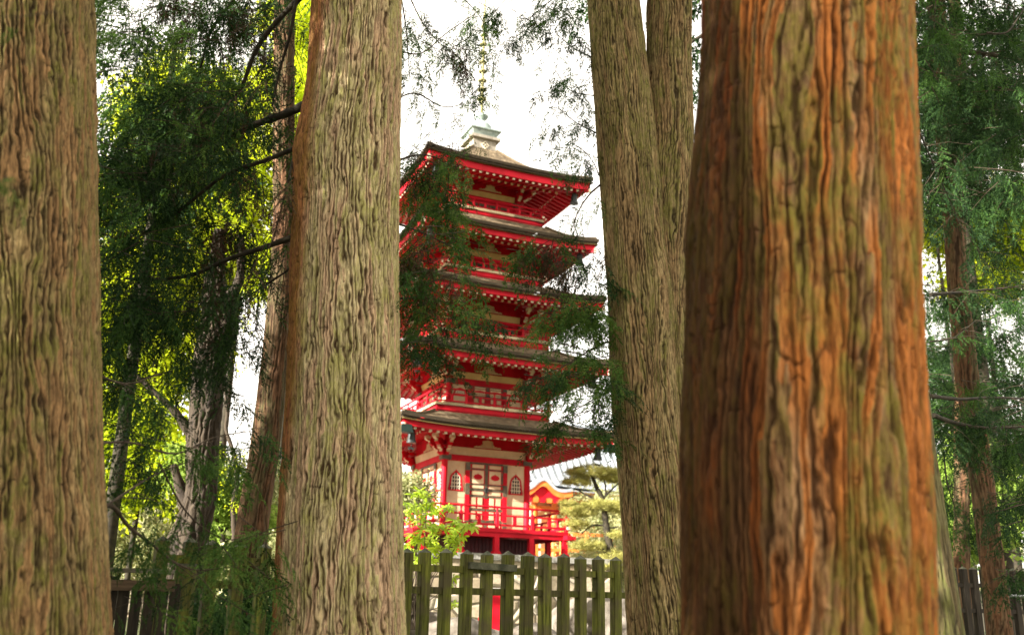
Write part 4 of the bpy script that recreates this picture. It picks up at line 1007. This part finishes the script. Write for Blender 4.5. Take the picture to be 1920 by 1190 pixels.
# thin sky twigs at the top right of the tan tree
C2s = Crown(29)
for pts in ([(745, -60, 8), (780, 20, 8.2), (805, 60, 8.3), (840, 90, 8.5), (880, 70, 8.6)], [(745, 185, 8), (780, 175, 8.2), (830, 200, 8.3), (870, 195, 8.4)], [(745, 95, 8), (790, 100, 8.2), (840, 60, 8.4), (900, 20, 8.6)],
            [(750, -20, 7.8), (762, 60, 7.9), (768, 150, 8)], [(800, -60, 8.4), (860, -10, 8.6), (905, 40, 8.8), (925, 120, 8.8)], [(1120, -60, 8.6), (1060, -20, 8.6), (1010, 20, 8.5), (965, 60, 8.4)], [(960, -60, 8.4), (1000, -20, 8.4), (1040, 10, 8.4)]):
    lp = poly_pts(pts); limb(lp, .008, .003, t2, b2, m['twig']); C2s.hang(lp, .0025, .10, .75, ['n', 'd', 'n', 'l'], out=.5, droop=.8, twiglen=.3)
px_cloud(C2s, [(755, 0, 800, 110, 8, 8.6, 20, .8, ['n', 'd'], .6), (810, 80, 885, 165, 8.3, 8.6, 38, .85, ['b', 'd', 'b', 'n'], 1.8), (755, 120, 830, 190, 8, 8.5, 20, .7, ['n', 'l', 'd'], .5),
               (885, 150, 920, 225, 8.6, 9, 12, .45, ['l'], .6), (870, 0, 1060, 40, 8.3, 9, 60, .8, ['n', 'd'], 1.0), (885, 20, 930, 225, 8.6, 9, 20, .6, ['n', 'l'], .8), (975, 30, 1050, 85, 8.4, 8.8, 19, .8, ['n', 'd'], 1.1)])
C2s.build('sky_twigs', t2, NK, SPR_SM, b2)

# crown of the forked tree, hanging left over the pagoda
C4 = Crown(44)
for pts, r0 in (([(1128, 345, 8.7), (1105, 365, 8.6), (1085, 395, 8.5), (1072, 430, 8.5)], .011), ([(1140, 640, 8.7), (1100, 660, 8.5), (1050, 690, 8.4), (1020, 700, 8.3)], .010), ([(1135, 560, 8.7), (1100, 575, 8.5), (1060, 590, 8.4)], .008),
                ([(1150, 730, 8.7), (1110, 750, 8.5), (1060, 780, 8.4)], .008), ([(1120, 250, 8.7), (1080, 230, 8.6), (1045, 200, 8.5)], .007), ([(1115, 110, 8.7), (1075, 90, 8.6), (1040, 60, 8.5)], .008), ([(1118, 180, 8.7), (1070, 170, 8.6), (1040, 130, 8.5)], .006), ([(1128, 340, 8.7), (1110, 300, 8.6), (1085, 275, 8.5)], .006)):
    lp = poly_pts(pts); limb(lp, r0, .003, t4, b4, m['twig']); C4.hang(lp, .003, .09, .8, ['n', 'd', 'n'], out=.5, droop=.9, twiglen=.3)
px_cloud(C4, [(985, 430, 1080, 505, 8.3, 8.6, 33, .85, ['l', 'n', 'b'], .8), (1030, 425, 1115, 520, 8.3, 8.7, 60, .9, ['b', 'b', 'd'], 1.8),
              (1035, 550, 1135, 615, 8.3, 8.7, 110, .9, ['l', 'n', 'l'], .5), (1015, 640, 1145, 725, 8.2, 8.7, 110, .9, ['n', 'l', 'd', 'l'], .6), (1060, 760, 1150, 810, 8.3, 8.7, 30, .8, ['n', 'd'], .7),
              (1070, 480, 1135, 560, 8.4, 8.7, 18, .75, ['d', 'n'], .9), (1050, 700, 1150, 770, 8.3, 8.7, 24, .75, ['d', 'n'], .9),
              (1055, 60, 1110, 280, 8.4, 8.8, 66, .75, ['n', 'd', 'd'], 1.0), (1080, 250, 1120, 360, 8.4, 8.8, 20, .7, ['n', 'd'], .9)])
C4.build('crown', t4, NK, SPR_SM, b4)

# low sprays between the left trunk and the tan trunk, and blurred ones near the lens: left tree
C1 = Crown(11)
for pts, r0 in (([(190, 945, 5.1), (215, 952, 5.3), (240, 985, 5.5), (285, 1020, 5.7), (325, 1052, 5.9), (370, 1068, 6.0), (425, 1062, 6.1)], .014), ([(190, 955, 5.1), (240, 920, 5.4), (290, 890, 5.8), (340, 870, 6.0)], .009),
                ([(180, 700, 5.2), (215, 715, 5.5), (250, 718, 5.7), (300, 700, 5.9)], .008), ([(190, 830, 5.2), (250, 830, 5.6), (330, 850, 6), (400, 820, 6.3), (470, 808, 6.5)], .008), ([(300, 870, 6), (350, 960, 6.2), (420, 1010, 6.3), (480, 1000, 6.4)], .007)):
    lp = poly_pts(pts); limb(lp, r0, .003, t1, b1, m['twig']); C1.hang(lp, .003, .13, .75, ['n', 'd', 'n'], out=.6, droop=.7, twiglen=.33)
px_cloud(C1, [(200, 760, 330, 900, 5.4, 6.4, 30, .75, ['n', 'd', 'n'], .4), (330, 820, 460, 960, 5.8, 6.8, 22, .75, ['n', 'l', 'n'], .7), (380, 970, 515, 1060, 5.9, 6.8, 30, .75, ['n', 'l', 'l'], .4),
              (210, 990, 330, 1050, 5.6, 6.4, 5, .7, ['n', 'd'], .6), (380, 1060, 500, 1190, 5.8, 6.8, 22, .75, ['n', 'd', 'l'], 1.0), (215, 1080, 300, 1190, 5.4, 6, 10, .7, ['l', 'n'], .9)])
px_cloud(C1, [(-10, -20, 45, 60, 2.5, 2.8, 5, .45, ['l', 'n'], .6), (-15, 300, 15, 380, 2.5, 2.8, 5, .4, ['l'], .3)])
C1.build('crown', t1, NK, SPR, b1)

# right side crowns
C7 = Crown(77)
for pts, r0 in (([(1745, 552, 9), (1800, 548, 9.5), (1860, 542, 10), (1940, 534, 10.5)], .018), ([(1745, 742, 9), (1800, 748, 9.5), (1860, 745, 10), (1940, 748, 10.5)], .022), ([(1750, 778, 9), (1790, 792, 9.4), (1850, 802, 9.8), (1940, 798, 10.3)], .024),
                ([(1850, 62, 9), (1885, 62, 9.1), (1905, 40, 9.2), (1935, -10, 9.3)], .012), ([(1745, 640, 9.5), (1790, 632, 9.8), (1830, 600, 10)], .009), ([(1790, 300, 10), (1830, 460, 10.4), (1855, 510, 10.6)], .007), ([(1770, 850, 12), (1775, 900, 12), (1790, 950, 12)], .012), ([(1725, 250, 8), (1760, 330, 9), (1800, 420, 9.5)], .008)):
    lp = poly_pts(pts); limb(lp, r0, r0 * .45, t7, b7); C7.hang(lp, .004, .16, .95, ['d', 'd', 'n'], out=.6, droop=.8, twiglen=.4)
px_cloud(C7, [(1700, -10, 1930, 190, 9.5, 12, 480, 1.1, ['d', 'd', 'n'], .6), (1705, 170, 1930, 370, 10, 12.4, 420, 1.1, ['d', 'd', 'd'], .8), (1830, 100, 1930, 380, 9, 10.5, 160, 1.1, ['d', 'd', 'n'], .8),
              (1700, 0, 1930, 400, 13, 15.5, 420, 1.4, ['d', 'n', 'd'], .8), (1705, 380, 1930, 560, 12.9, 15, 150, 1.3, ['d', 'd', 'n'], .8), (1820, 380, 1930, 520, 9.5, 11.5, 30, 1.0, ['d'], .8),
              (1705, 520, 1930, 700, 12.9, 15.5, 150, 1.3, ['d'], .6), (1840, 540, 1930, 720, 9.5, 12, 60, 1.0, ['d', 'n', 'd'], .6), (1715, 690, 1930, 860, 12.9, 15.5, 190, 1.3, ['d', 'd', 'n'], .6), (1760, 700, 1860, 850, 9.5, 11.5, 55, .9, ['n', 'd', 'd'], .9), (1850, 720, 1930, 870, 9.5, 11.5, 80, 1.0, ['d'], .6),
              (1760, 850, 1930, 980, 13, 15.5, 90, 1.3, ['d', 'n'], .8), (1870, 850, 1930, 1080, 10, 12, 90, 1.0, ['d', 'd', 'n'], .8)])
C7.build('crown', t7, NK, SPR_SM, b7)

# high canopies above the picture; they shade the trunks from the sun
def canopy(t, base, x, y, z0, z1, rad, n, seed):
    C = Crown(seed)
    for i in range(9):
        z = z0 + (z1 - z0) * (i + .5) / 9; a = i * 2.4; rr = rad * (1 - .6 * i / 9)
        p = Vector((x, y, z)); q = p + Vector((math.cos(a) * rr, math.sin(a) * rr, -.3)); lp = limb_pts(p, q, .08, 7, .02, i)
        limb(lp, .05, .012, t, base)
    C.cloud((x, y, (z0 + z1) / 2), (rad, rad, (z1 - z0) / 2), n, 2.0, ['d', 'n', 'd'], .6, .45)
    C.build('high_crown', t, NK, SPR_FAR, base)
canopy(t1, b1, -3.0, 4.6, 8, 15, 3.0, 500, 101)
canopy(t2, b2, -1.1, 7.6, 9.5, 17, 3.0, 500, 102)
canopy(t4, b4, 1.2, 9.0, 11, 18, 3.0, 450, 104)
canopy(t5, b5, 1.2, 3.8, 8.5, 14, 2.6, 400, 105)
canopy(t6, b6, 2.6, 6.8, 9.0, 15, 3.0, 700, 106)
canopy(t7, b7, 4.6, 12.6, 8.5, 19, 4.2, 1500, 107)
canopy(t9, b9, -3.2, 13.0, 11.5, 19, 3.0, 450, 109)
# unseen cedars added left of the camera to keep the sun off the trunks
for i, (x, y, lb) in enumerate([(-8.2, 1.6, 'unseen cedar added to block the sun, farther left of the broad left trunk'), (-6.6, 5.0, 'unseen cedar added to block the sun, directly left of the broad left trunk'), (-5.2, -1.6, 'unseen cedar added to block the sun, left of and behind the viewer'), (-10.5, 5.8, 'unseen cedar added to block the sun, farthest left')]):
    o = empty('cedar_tree', (x, y, 0), 0, lb, 'tree'); b = MB(); b.tube([(0, 0, -.2), (.1, 0, 5), (0, 0, 11)], [.28, .2, .05], 10); b.build('trunk', m['limb'], o)
    C = Crown(800 + i); C.cloud((x, y, 5.2), (2.0, 2.0, 5), 1500, 2.4, ['d', 'n', 'n'], .6, .6); C.build('crown', o, NK, SPR_FAR, o.location)

# ================================================================== BACKGROUND TREES
def leafy(name, label, group, loc, trunk_h, crown_c, rad, n, scale, mat, seed, tm='limb', tmpl=None, tr=.06, kinds=None):
    o = empty(name, loc, 0, label, 'tree' if 'tree' in name else 'shrub', group); L0 = Vector(loc); C = Crown(seed)
    tops = []
    if trunk_h:
        b = MB(); b.tube([Vector((0, 0, -.2)), Vector((.05, 0, trunk_h * .5)), Vector((0, .05, trunk_h))], [tr, tr * .8, tr * .6], 9); b.build('trunk', m[tm], o)
    for c in crown_c:
        if trunk_h: limb(limb_pts(L0 + Vector((0, 0, trunk_h * .8)), c, .08, 7, .05, seed), tr * .5, tr * .12, o, L0, m[tm])
        k = len(crown_c); C.cloud(c, rad, n // k, scale, ['m'], .25, .5)
    C.build('crown', o, {'m': m[mat] if isinstance(mat, str) else mat}, tmpl or LEAFB, L0); return o
def at(px, py, Y): return P(px, py, Y)
bgs = [('maple_tree', 'yellow green maple lit from behind, left of the gnarled trunk', (235, 1100, 19), [(230, 560, 19), (200, 760, 19), (300, 640, 19.5), (260, 860, 18.5), (330, 480, 19.5), (210, 380, 19), (320, 210, 19.5)], (1.35, 1.2, 1.15), 5600, .85, 'maple'),
       ('maple_tree', 'yellow maple behind the top of the brown trunk leaning right', (500, 1100, 24), [(420, 420, 24), (470, 330, 24), (560, 180, 24), (570, 60, 24.5), (430, 210, 25), (520, 500, 24), (380, 330, 24)], (1.3, 1.2, 1.25), 3800, .95, 'maple'),
       ('maple_tree', 'low yellow green maple around the foot of the gnarled trunk', (400, 1150, 17.5), [(420, 930, 17.5), (360, 880, 17), (470, 975, 18), (440, 1010, 18)], (.55, .6, .38), 1500, .6, 'maple2'),
       ('maple_tree', 'yellow maple glowing high between the dark sprays at right', (1830, 1100, 22), [(1760, 420, 22), (1830, 440, 22), (1900, 400, 22), (1850, 520, 22), (1920, 470, 22)], (1.0, 1, .6), 2200, .9, 'maple'),
       ('young_tree', 'fresh green young tree low behind the slim trunk at right', (1820, 1130, 18), [(1810, 900, 18), (1840, 960, 18), (1790, 1000, 18), (1880, 930, 18.5)], (.75, .7, .6), 1700, .8, 'maple2')]
for i, (nm_, lb, l, cs, rad, n, sc, mt) in enumerate(bgs):
    p = at(*l); z = ground_z(p[0], p[1]); cc = [at(*c) for c in cs]; mz = sum(c[2] for c in cc) / len(cc)
    leafy(nm_, lb, None, (p[0], p[1], z), max(.8, mz - z), cc, rad, n, sc, mt, 200 + i)
# dark distant conifers that close the forest on both sides
dk = [('cedar_tree', 'dark cedar behind the upper left branches', (205, 17), 2.2, (60, 420)), ('cedar_tree', 'dark cedar high in the top left gap beside the brown trunk', (400, 30), 3.8, (-60, 240)), ('cedar_tree', 'dark cedar closing the view at the upper right', (1880, 20), 3.2, (0, 330)),
      ('cedar_tree', 'dark cedar behind the lower sprays at the right edge', (1900, 26), 4.2, (600, 1000)), ('cedar_tree', 'dark cedar hidden deep behind the slim trunk at right', (1760, 30), 3.6, (560, 900))]
for i, (nm_, lb, (px, Y), rad, (y0, y1)) in enumerate(dk):
    p = at(px, 1000, Y); z = ground_z(p[0], Y); o = empty(nm_, (p[0], Y, z), 0, lb, 'tree'); L0 = Vector((p[0], Y, z)); zt = at(px, y0, Y)[2]; zb = at(px, y1, Y)[2]
    b = MB(); b.tube([(0, 0, -.2), (0, 0, (zt - z))], [.15, .05], 9); b.build('trunk', m['limb'], o)
    C = Crown(300 + i); C.cloud((p[0], Y, (zt + zb) / 2), (rad * .8, rad * .5, (zt - zb) / 2), 330 if i < 2 else 650, 2.3, ['d', 'n', 'd'], .8, .5); C.build('crown', o, NK, SPR_FAR, L0)
# bright garden shrubs far left, beyond the fence, and beside the pagoda
sh = [('garden_shrub', 'pale sunlit shrub low beyond the fence, beside the left trunk', (230, 1010, 23), 1.5, 900), ('garden_shrub', 'pale sunlit shrub behind the foot of the gnarled trunk', (345, 1030, 27), 1.7, 900), ('garden_shrub', 'pale sunlit shrub between the gnarled and leaning trunks', (430, 1000, 30), 1.8, 900),
      ('garden_shrub', 'olive shrub squeezed between leaning and tan trunks', (520, 960, 22), 1.5, 900), ('garden_shrub', 'pale shrub seen through the pickets left of the tan trunk', (470, 1120, 17), 1.1, 700), 
      ('garden_shrub', 'pale green shrub left of the pagoda by the tan trunk', (757, 930, 27), .75, 500)]
for i, (nm_, lb, (px, py, Y), rad, n) in enumerate(sh):
    p = at(px, py, Y); z = ground_z(p[0], Y); leafy(nm_, lb, 'pale shrubs in the garden' if i < 3 else None, (p[0], Y, z), max(.3, p[2] - z - rad * .5), [p], (rad, rad, rad * .8), n, .8, 'shrub', 400 + i, tr=.06)
for i, (px, py, Y, rad, lb) in enumerate([(1095, 1000, 43, 1.5, 'pale shrub under the temple gate, left of the pine trunk'), (1160, 960, 42, 2.0, 'pale shrub behind the pine, by the forked trunk'), (1140, 1060, 38, 1.3, 'pale shrub low behind the pine foot')]):
    p = at(px, py, Y); leafy('garden_shrub', lb, None, (p[0], Y, Z0 - .2), .3, [p], (rad, rad * .8, rad * .8), 800, .9, 'shrub', 450 + i, tr=.05)
p = at(1165, 1060, 37); C = Crown(470); o = empty('azalea_shrub', (p[0], 37, Z0 - .2), 0, 'azalea with scarlet flowers low behind the pine', 'shrub')
for i in range(50): C.add(at(C.r.uniform(1075, 1175), C.r.uniform(990, 1075), 37 + C.r.uniform(-.5, .5)), (C.r.gauss(0, 1), C.r.gauss(0, 1), .4), .8, 'r' if i % 3 == 0 else 'g')
C.build('crown', o, {'r': m['redleaf'], 'g': m['shrub']}, LEAF, o.location)
# far tree line beyond the garden
C = Crown(600)
for i in range(110):
    a = C.r.uniform(-1.05, 1.05); Y = C.r.uniform(75, 95); x = Y * math.tan(a) * .9
    if -12 < x < 14: continue
    C.cloud((x, Y, ground_z(x, Y) + C.r.uniform(1, 5)), (5, 4, 4.5), 42, 6, ['s', 'p'], .3, .5)
tag(C.build('far_woods', None, {'s': m['shrub'], 'p': m['darkleaf']}, LEAFB, (0, 0, 0)), kind='stuff')

# ---- the cloud pruned pine
PY = 30.; pb = at(1143, 1068, PY); o = empty('cloud_pruned_pine_tree', (pb[0], PY, Z0 - .16), 0, 'cloud pruned pine with flat yellow green pads, right of the pagoda balcony', 'tree'); L0 = o.location.copy()
tr_ = poly_pts([(1143, 1080, PY), (1146, 1040, PY), (1139, 1000, PY), (1134, 965, PY), (1130, 935, PY), (1118, 912, PY), (1112, 895, PY)]); limb(tr_, .13, .05, o, L0, m['limb'], 'trunk', 9)
for pts, r0 in (([(1134, 960, PY), (1118, 938, PY), (1095, 925, PY), (1078, 915, PY)], .05), ([(1130, 935, PY), (1146, 918, PY), (1160, 905, PY)], .045), ([(1137, 985, PY), (1110, 985, PY), (1088, 1003, PY)], .035), ([(1138, 990, PY), (1160, 987, PY)], .03), ([(1146, 1040, PY), (1120, 1025, PY), (1095, 1020, PY)], .04), ([(1112, 897, PY), (1104, 885, PY)], .04), ([(1136, 930, PY), (1134, 905, PY), (1128, 890, PY)], .04)):
    limb(poly_pts(pts), r0, .015, o, L0, m['limb'])
def tuft(seed):
    r = random.Random(seed); V, F_ = [], []
    for i in range(46):
        d = Vector((r.gauss(0, 1), r.gauss(0, 1), abs(r.gauss(.5, .6)))).normalized(); s = d.cross(Vector((r.gauss(0, 1), r.gauss(0, 1), 1))).normalized() * .006
        c = Vector((r.gauss(0, .05), r.gauss(0, .05), r.gauss(0, .02))); tri(V, F_, c - s, c + s, c + d * r.uniform(.08, .13))
    return np.array([tuple(v) for v in V], np.float32), np.array(F_, np.int32)
TUFT = [tuft(i) for i in range(4)]
C = Crown(500)
for (px, py, wx, wz, n) in ((1112, 888, .85, .16, 230), (1082, 905, .42, .12, 90), (1150, 898, .45, .13, 100), (1085, 962, .55, .15, 120), (1125, 950, .6, .14, 120), (1158, 955, .4, .16, 80), (1080, 985, .4, .14, 70), (1100, 1025, .55, .14, 110), (1150, 1050, .5, .18, 110), (1130, 1065, .6, .14, 80), (1155, 1005, .3, .12, 40), (1065, 945, .25, .1, 40)):
    c = at(px, py, PY)
    for i in range(n):
        a = C.r.uniform(0, 6.28); q = C.r.random() ** .5; C.add(c + Vector((math.cos(a) * q * wx, math.sin(a) * q * wx * .8, wz * 1.7 * (C.r.uniform(-.5, 1)) * (1.25 - q))), (C.r.gauss(0, .2) + .01, C.r.gauss(0, .2), .2), C.r.uniform(.7, 1.2), 'p')
for k in range(len(C.dir)): C.dir[k] = (1, C.dir[k][0] * .5, C.dir[k][1] * .5)
C.build('crown', o, {'p': m['pine']}, TUFT, L0)

# ---- rhododendron in front of the pagoda
RY = 15.; rb = at(775, 1150, RY); o = empty('rhododendron_shrub', (rb[0], RY, ground_z(rb[0], RY)), 0, 'yellow green rhododendron with long leaves behind the pickets, in front of the pagoda', 'shrub'); L0 = o.location.copy()
def whorl(seed):
    r = random.Random(seed); V, F_ = [], []
    n = r.randint(7, 10)
    for i in range(n):
        a = 6.283 * i / n + r.uniform(-.25, .25); el = r.uniform(-.5, .35); d = Vector((math.cos(a) * math.cos(el), math.sin(a) * math.cos(el), math.sin(el))); s = Vector((-math.sin(a), math.cos(a), r.uniform(-.3, .3))).normalized()
        Ln = r.uniform(.10, .15); w = Ln * .16; k = len(V); dn = Vector((0, 0, -.25 * Ln)); up = d.cross(s) * -.006
        V += [Vector((0, 0, 0)), d * Ln * .3 + s * w * .8 + up, d * Ln * .65 + s * w + dn * .3 + up, d * Ln + dn, d * Ln * .65 - s * w + dn * .3 + up, d * Ln * .3 - s * w * .8 + up, d * Ln * .5 + dn * .15 - up]
        F_ += [(k, k + 1, k + 6), (k + 1, k + 2, k + 6), (k + 2, k + 3, k + 6), (k + 3, k + 4, k + 6), (k + 4, k + 5, k + 6), (k + 5, k, k + 6)]
    M_ = np.array([tuple(v) for v in V], np.float32); return M_[:, [2, 1, 0]] * [1, 1, -1], np.array(F_, np.int32)      # axis along x
WH = [whorl(i) for i in range(5)]
C = Crown(700)
tips = [(785, 925), (800, 930), (775, 950), (772, 975), (800, 985), (820, 960), (815, 1000), (835, 985), (850, 975), (872, 985), (860, 1000), (840, 1010), (825, 1025), (790, 1010), (770, 1005), (765, 1030), (800, 1035), (850, 1030), (780, 1050), (845, 950), (862, 1015), (765, 955), (810, 1050), (830, 1045), (790, 965), (855, 990), (845, 1095), (850, 1130), (760, 1075), (795, 1100), (808, 945), (778, 1030), (818, 985), (805, 1015)]
stems = []
for i, (px, py) in enumerate(tips):
    Y = RY + C.r.uniform(-.35, .35); e = at(px, py, Y); s0 = at(770 + C.r.uniform(-8, 25), 1180, RY); mid = s0.lerp(e, .55) + Vector((-.12 if px > 800 else .03, 0, .05))
    limb([s0, s0.lerp(mid, .5) + Vector((-.04, 0, .04)), mid, e], .012, .004, o, L0, m['twig'], 'stem', 5)
    for j in range(3):
        q = e + Vector((C.r.gauss(0, .07), C.r.gauss(0, .1), C.r.gauss(0, .06))) * (0 if j == 0 else 1); C.add(q, (C.r.gauss(0, .5), C.r.gauss(-.2, .5), 1), C.r.uniform(.8, 1.25), 'm')
C.build('leaves', o, {'m': m['rhodo']}, WH, L0)

# small laurel leaves between the pickets at lower left
p = at(450, 1150, 12); C = Crown(720); o = empty('laurel_shrub', (p[0], 12, ground_z(p[0], 12)), 0, 'dark glossy laurel low behind the pickets left of the tan trunk', 'shrub')
C.cloud(p + Vector((0, 0, -.1)), (.6, .4, .55), 190, .7, ['m'], .2, .5); C.build('crown', o, {'m': m['darkleaf']}, LEAFB, o.location)
b = MB(); b.tube([(0, 0, -.1), (0, 0, p[2] - o.location.z)], [.04, .02], 6); b.build('stem', m['twig'], o)

# ================================================================== PICKET FENCE
def invY(px): return 1 / (.1064 - (px - 800) * 3.5e-5)
PT = [497, 450, 402, 763, 799, 837, 875, 913, 952, 987, 1023, 1056, 1089, 1122, 1153, 1185, 1215, 540, 580, 620, 658, 695, 730, 355, 308]
A = at(450, 1040, invY(450)); B = at(1153, 1043, invY(1153)); ang = math.atan2(B.y - A.y, B.x - A.x)
fz = ground_z(A.x, A.y); fo = empty('picket_fence', (A.x, A.y, fz), ang, 'moss stained dark timber picket fence with pointed posts, in front of the pagoda', 'fence')
def floc(p): q = Matrix.Rotation(-ang, 3, 'Z') @ (Vector(p) - fo.location); return q
def zline(px, tab): return float(np.interp(px, [a for a, b_ in tab], [b_ for a, b_ in tab]))
TOP = [(300, 1003), (402, 1011), (497, 1018), (799, 1027), (987, 1034), (1153, 1042), (1220, 1045)]
from random import Random
fr = Random(9)
for px in sorted(PT):
    Y = invY(px); q = floc(at(px, zline(px, TOP) + fr.uniform(-1.5, 1.5), Y)); w = .050 * fr.uniform(.93, 1.05); zt = q.z; tilt = fr.uniform(-.012, .012)
    b = MB(); b.M = Matrix.Translation((q.x, 0, 0)) @ Matrix.Rotation(tilt, 4, 'Y') @ Matrix.Rotation(fr.uniform(-.05, .05), 4, 'Z')
    b.box(-w, -w, -.5, w, w, zt - .045, 0, .005)
    t_ = [(-w - .001, -w - .001, zt - .045), (w + .001, -w - .001, zt - .045), (w + .001, w + .001, zt - .045), (-w - .001, w + .001, zt - .045), (0, 0, zt)]
    b.add(t_, [(0, 1, 4), (1, 2, 4), (2, 3, 4), (3, 0, 4)], 1); b.M = Matrix.Identity(4); b.build('picket', [m['fence'], m['fencecap']], fo)
for tab in ([(300, 1046), (497, 1056), (763, 1064), (1175, 1078), (1220, 1080)], [(300, 1092), (497, 1099), (763, 1107), (1175, 1116), (1220, 1117)]):
    b = MB(); q0 = floc(at(300, zline(300, tab), invY(300))); q1 = floc(at(1215, zline(1215, tab), invY(1215))); b.bar((q0.x, -.0, q0.z), (q1.x, 0, q1.z), .055, .062); b.build('rail', m['fence'], fo)
b = MB(); q0 = floc(at(881, 1059, invY(881) - .1)); q1 = floc(at(966, 1065, invY(966) - .1)); b.bar((q0.x, -.085, q0.z), (q1.x, -.085, q1.z), .065, .062); b.build('patch_board', m['fencecap'], fo)
# big square post and dark board gate on the left
p = at(350, 1062, 7.4); po = empty('gate_post', (p.x, p.y, ground_z(p.x, p.y)), .1, 'square mossy gate post beside the dark board gate', 'post')
b = MB(); b.box(-.066, -.066, -.3, .066, .066, p.z - po.location.z, 0, .006); b.build('post', m['fence'], po); b = MB(); b.box(-.075, -.075, p.z - po.location.z, .075, .075, p.z - po.location.z + .02); b.build('post_cap', m['fencecap'], po)
g0 = at(205, 1068, 7.1); g1 = at(326, 1072, 7.2); go = empty('board_gate', (g0.x, g0.y, ground_z(g0.x, g0.y)), math.atan2(g1.y - g0.y, g1.x - g0.x), 'dark vertical board gate with pale weathered top rail, beside the left trunk', 'gate')
gw = (g1.xy - g0.xy).length; zt = g0.z - go.location.z
b = MB(); b.box(-.3, -.07, zt - .012, gw, .07, zt + .014); b.build('top_cap', m['paleboard'], go)
b = MB(); b.box(-.28, -.06, zt - .135, gw + .02, -.02, zt - .065); b.build('rail', simple('brown_board', (.08, .05, .028), (.16, .105, .06), 8, .8, .4, .005, stretch=(.6, 6, 6)), go)
for q in range(9):
    x = -.26 + q * .085; b = MB(); b.box(x, -.016, -.1, x + .078 - .004 * (q % 3), .012, zt - .04 - .02 * ((q * 7) % 3)); b.build('board', m['darkwood'], go)
# fence at the far right with a pipe handrail
r0 = at(1805, 1066, 15); ro_ = empty('picket_fence', (r0.x, r0.y, ground_z(r0.x, r0.y)), .25, 'dark stretch of picket fence at the lower right, behind the lichened trunk', 'fence'); zt = r0.z - ro_.location.z
for q in range(9):
    b = MB(); x = -.35 + q * .175; w = .045; b.box(x - w, -w, -.3, x + w, w, zt, 0, .005); b.add([(x - w, -w, zt), (x + w, -w, zt), (x + w, w, zt), (x - w, w, zt), (x, 0, zt + .04)], [(0, 1, 4), (1, 2, 4), (2, 3, 4), (3, 0, 4)], 1); b.build('picket', [m['darkwood'], m['fencecap']], ro_)
for z in (zt - .26, zt - .62):
    b = MB(); b.box(-.5, -.028, z, 1.3, .028, z + .06); b.build('rail', m['darkwood'], ro_)
pr = at(1880, 1115, 14.4); pp_ = empty('pipe_handrail', (pr.x, pr.y, ground_z(pr.x, pr.y)), 0, 'pale metal pipe handrail at the right edge in front of the dark fence', 'handrail'); h = pr.z - pp_.location.z
b = MB(); b.tube([(-.22, 0, h), (.1, 0, h - .005), (1.6, .1, h - .03)], .022, 8); b.build('pipe', simple('dull_steel', (.25, .26, .26), (.4, .41, .42), 12, .4, .1, metal=.3), pp_)
b = MB(); b.tube([(.9, .05, h - .01), (.9, .05, -.1)], .02, 8); b.build('pipe_post', m['greywood'], pp_)

# ================================================================== BOULDERS
def boulder(px, py, Y, r, label, seed, sq=.7):
    p = at(px, py, Y); n1, n2 = 40, 26; V = []
    for j in range(n2 + 1):
        ph = math.pi * j / n2
        for i in range(n1):
            t = 2 * math.pi * i / n1; V.append((math.sin(ph) * math.cos(t), math.sin(ph) * math.sin(t), math.cos(ph)))
    V = np.array(V); k = 1 + .35 * vn(V[:, 0] * 1.3 + seed, V[:, 1] * 1.3, V[:, 2] * 1.3, seed) + .14 * vn(V[:, 0] * 4, V[:, 1] * 4, V[:, 2] * 4, seed + 1) + .05 * vn(V[:, 0] * 10, V[:, 1] * 10, V[:, 2] * 10, seed + 2)
    V = V * k[:, None] * r * [1.15, .9, sq]
    F_ = [(j * n1 + i, (j + 1) * n1 + i, (j + 1) * n1 + (i + 1) % n1, j * n1 + (i + 1) % n1) for j in range(n2) for i in range(n1)]
    o = npmesh('boulder', V, F_, m['boulder'], smooth=True); o.location = (p.x, Y, p.z - r * sq * .9); tag(o, label, 'boulder')
boulder(868, 1158, 16.5, .52, 'large pale boulder behind the pickets, left of the red stand', 3)
boulder(775, 1150, 19, .5, 'pale boulder behind the leftmost pickets beside the tan trunk', 5)
boulder(1090, 1128, 20, .55, 'pale rough boulder behind the pickets, below the pine', 8, .95)
boulder(1155, 1130, 19, .5, 'grey boulder behind the pickets beside the forked trunk', 13, .9)
boulder(1000, 1178, 17, .3, 'small low boulder behind the pickets right of the red stand', 17)
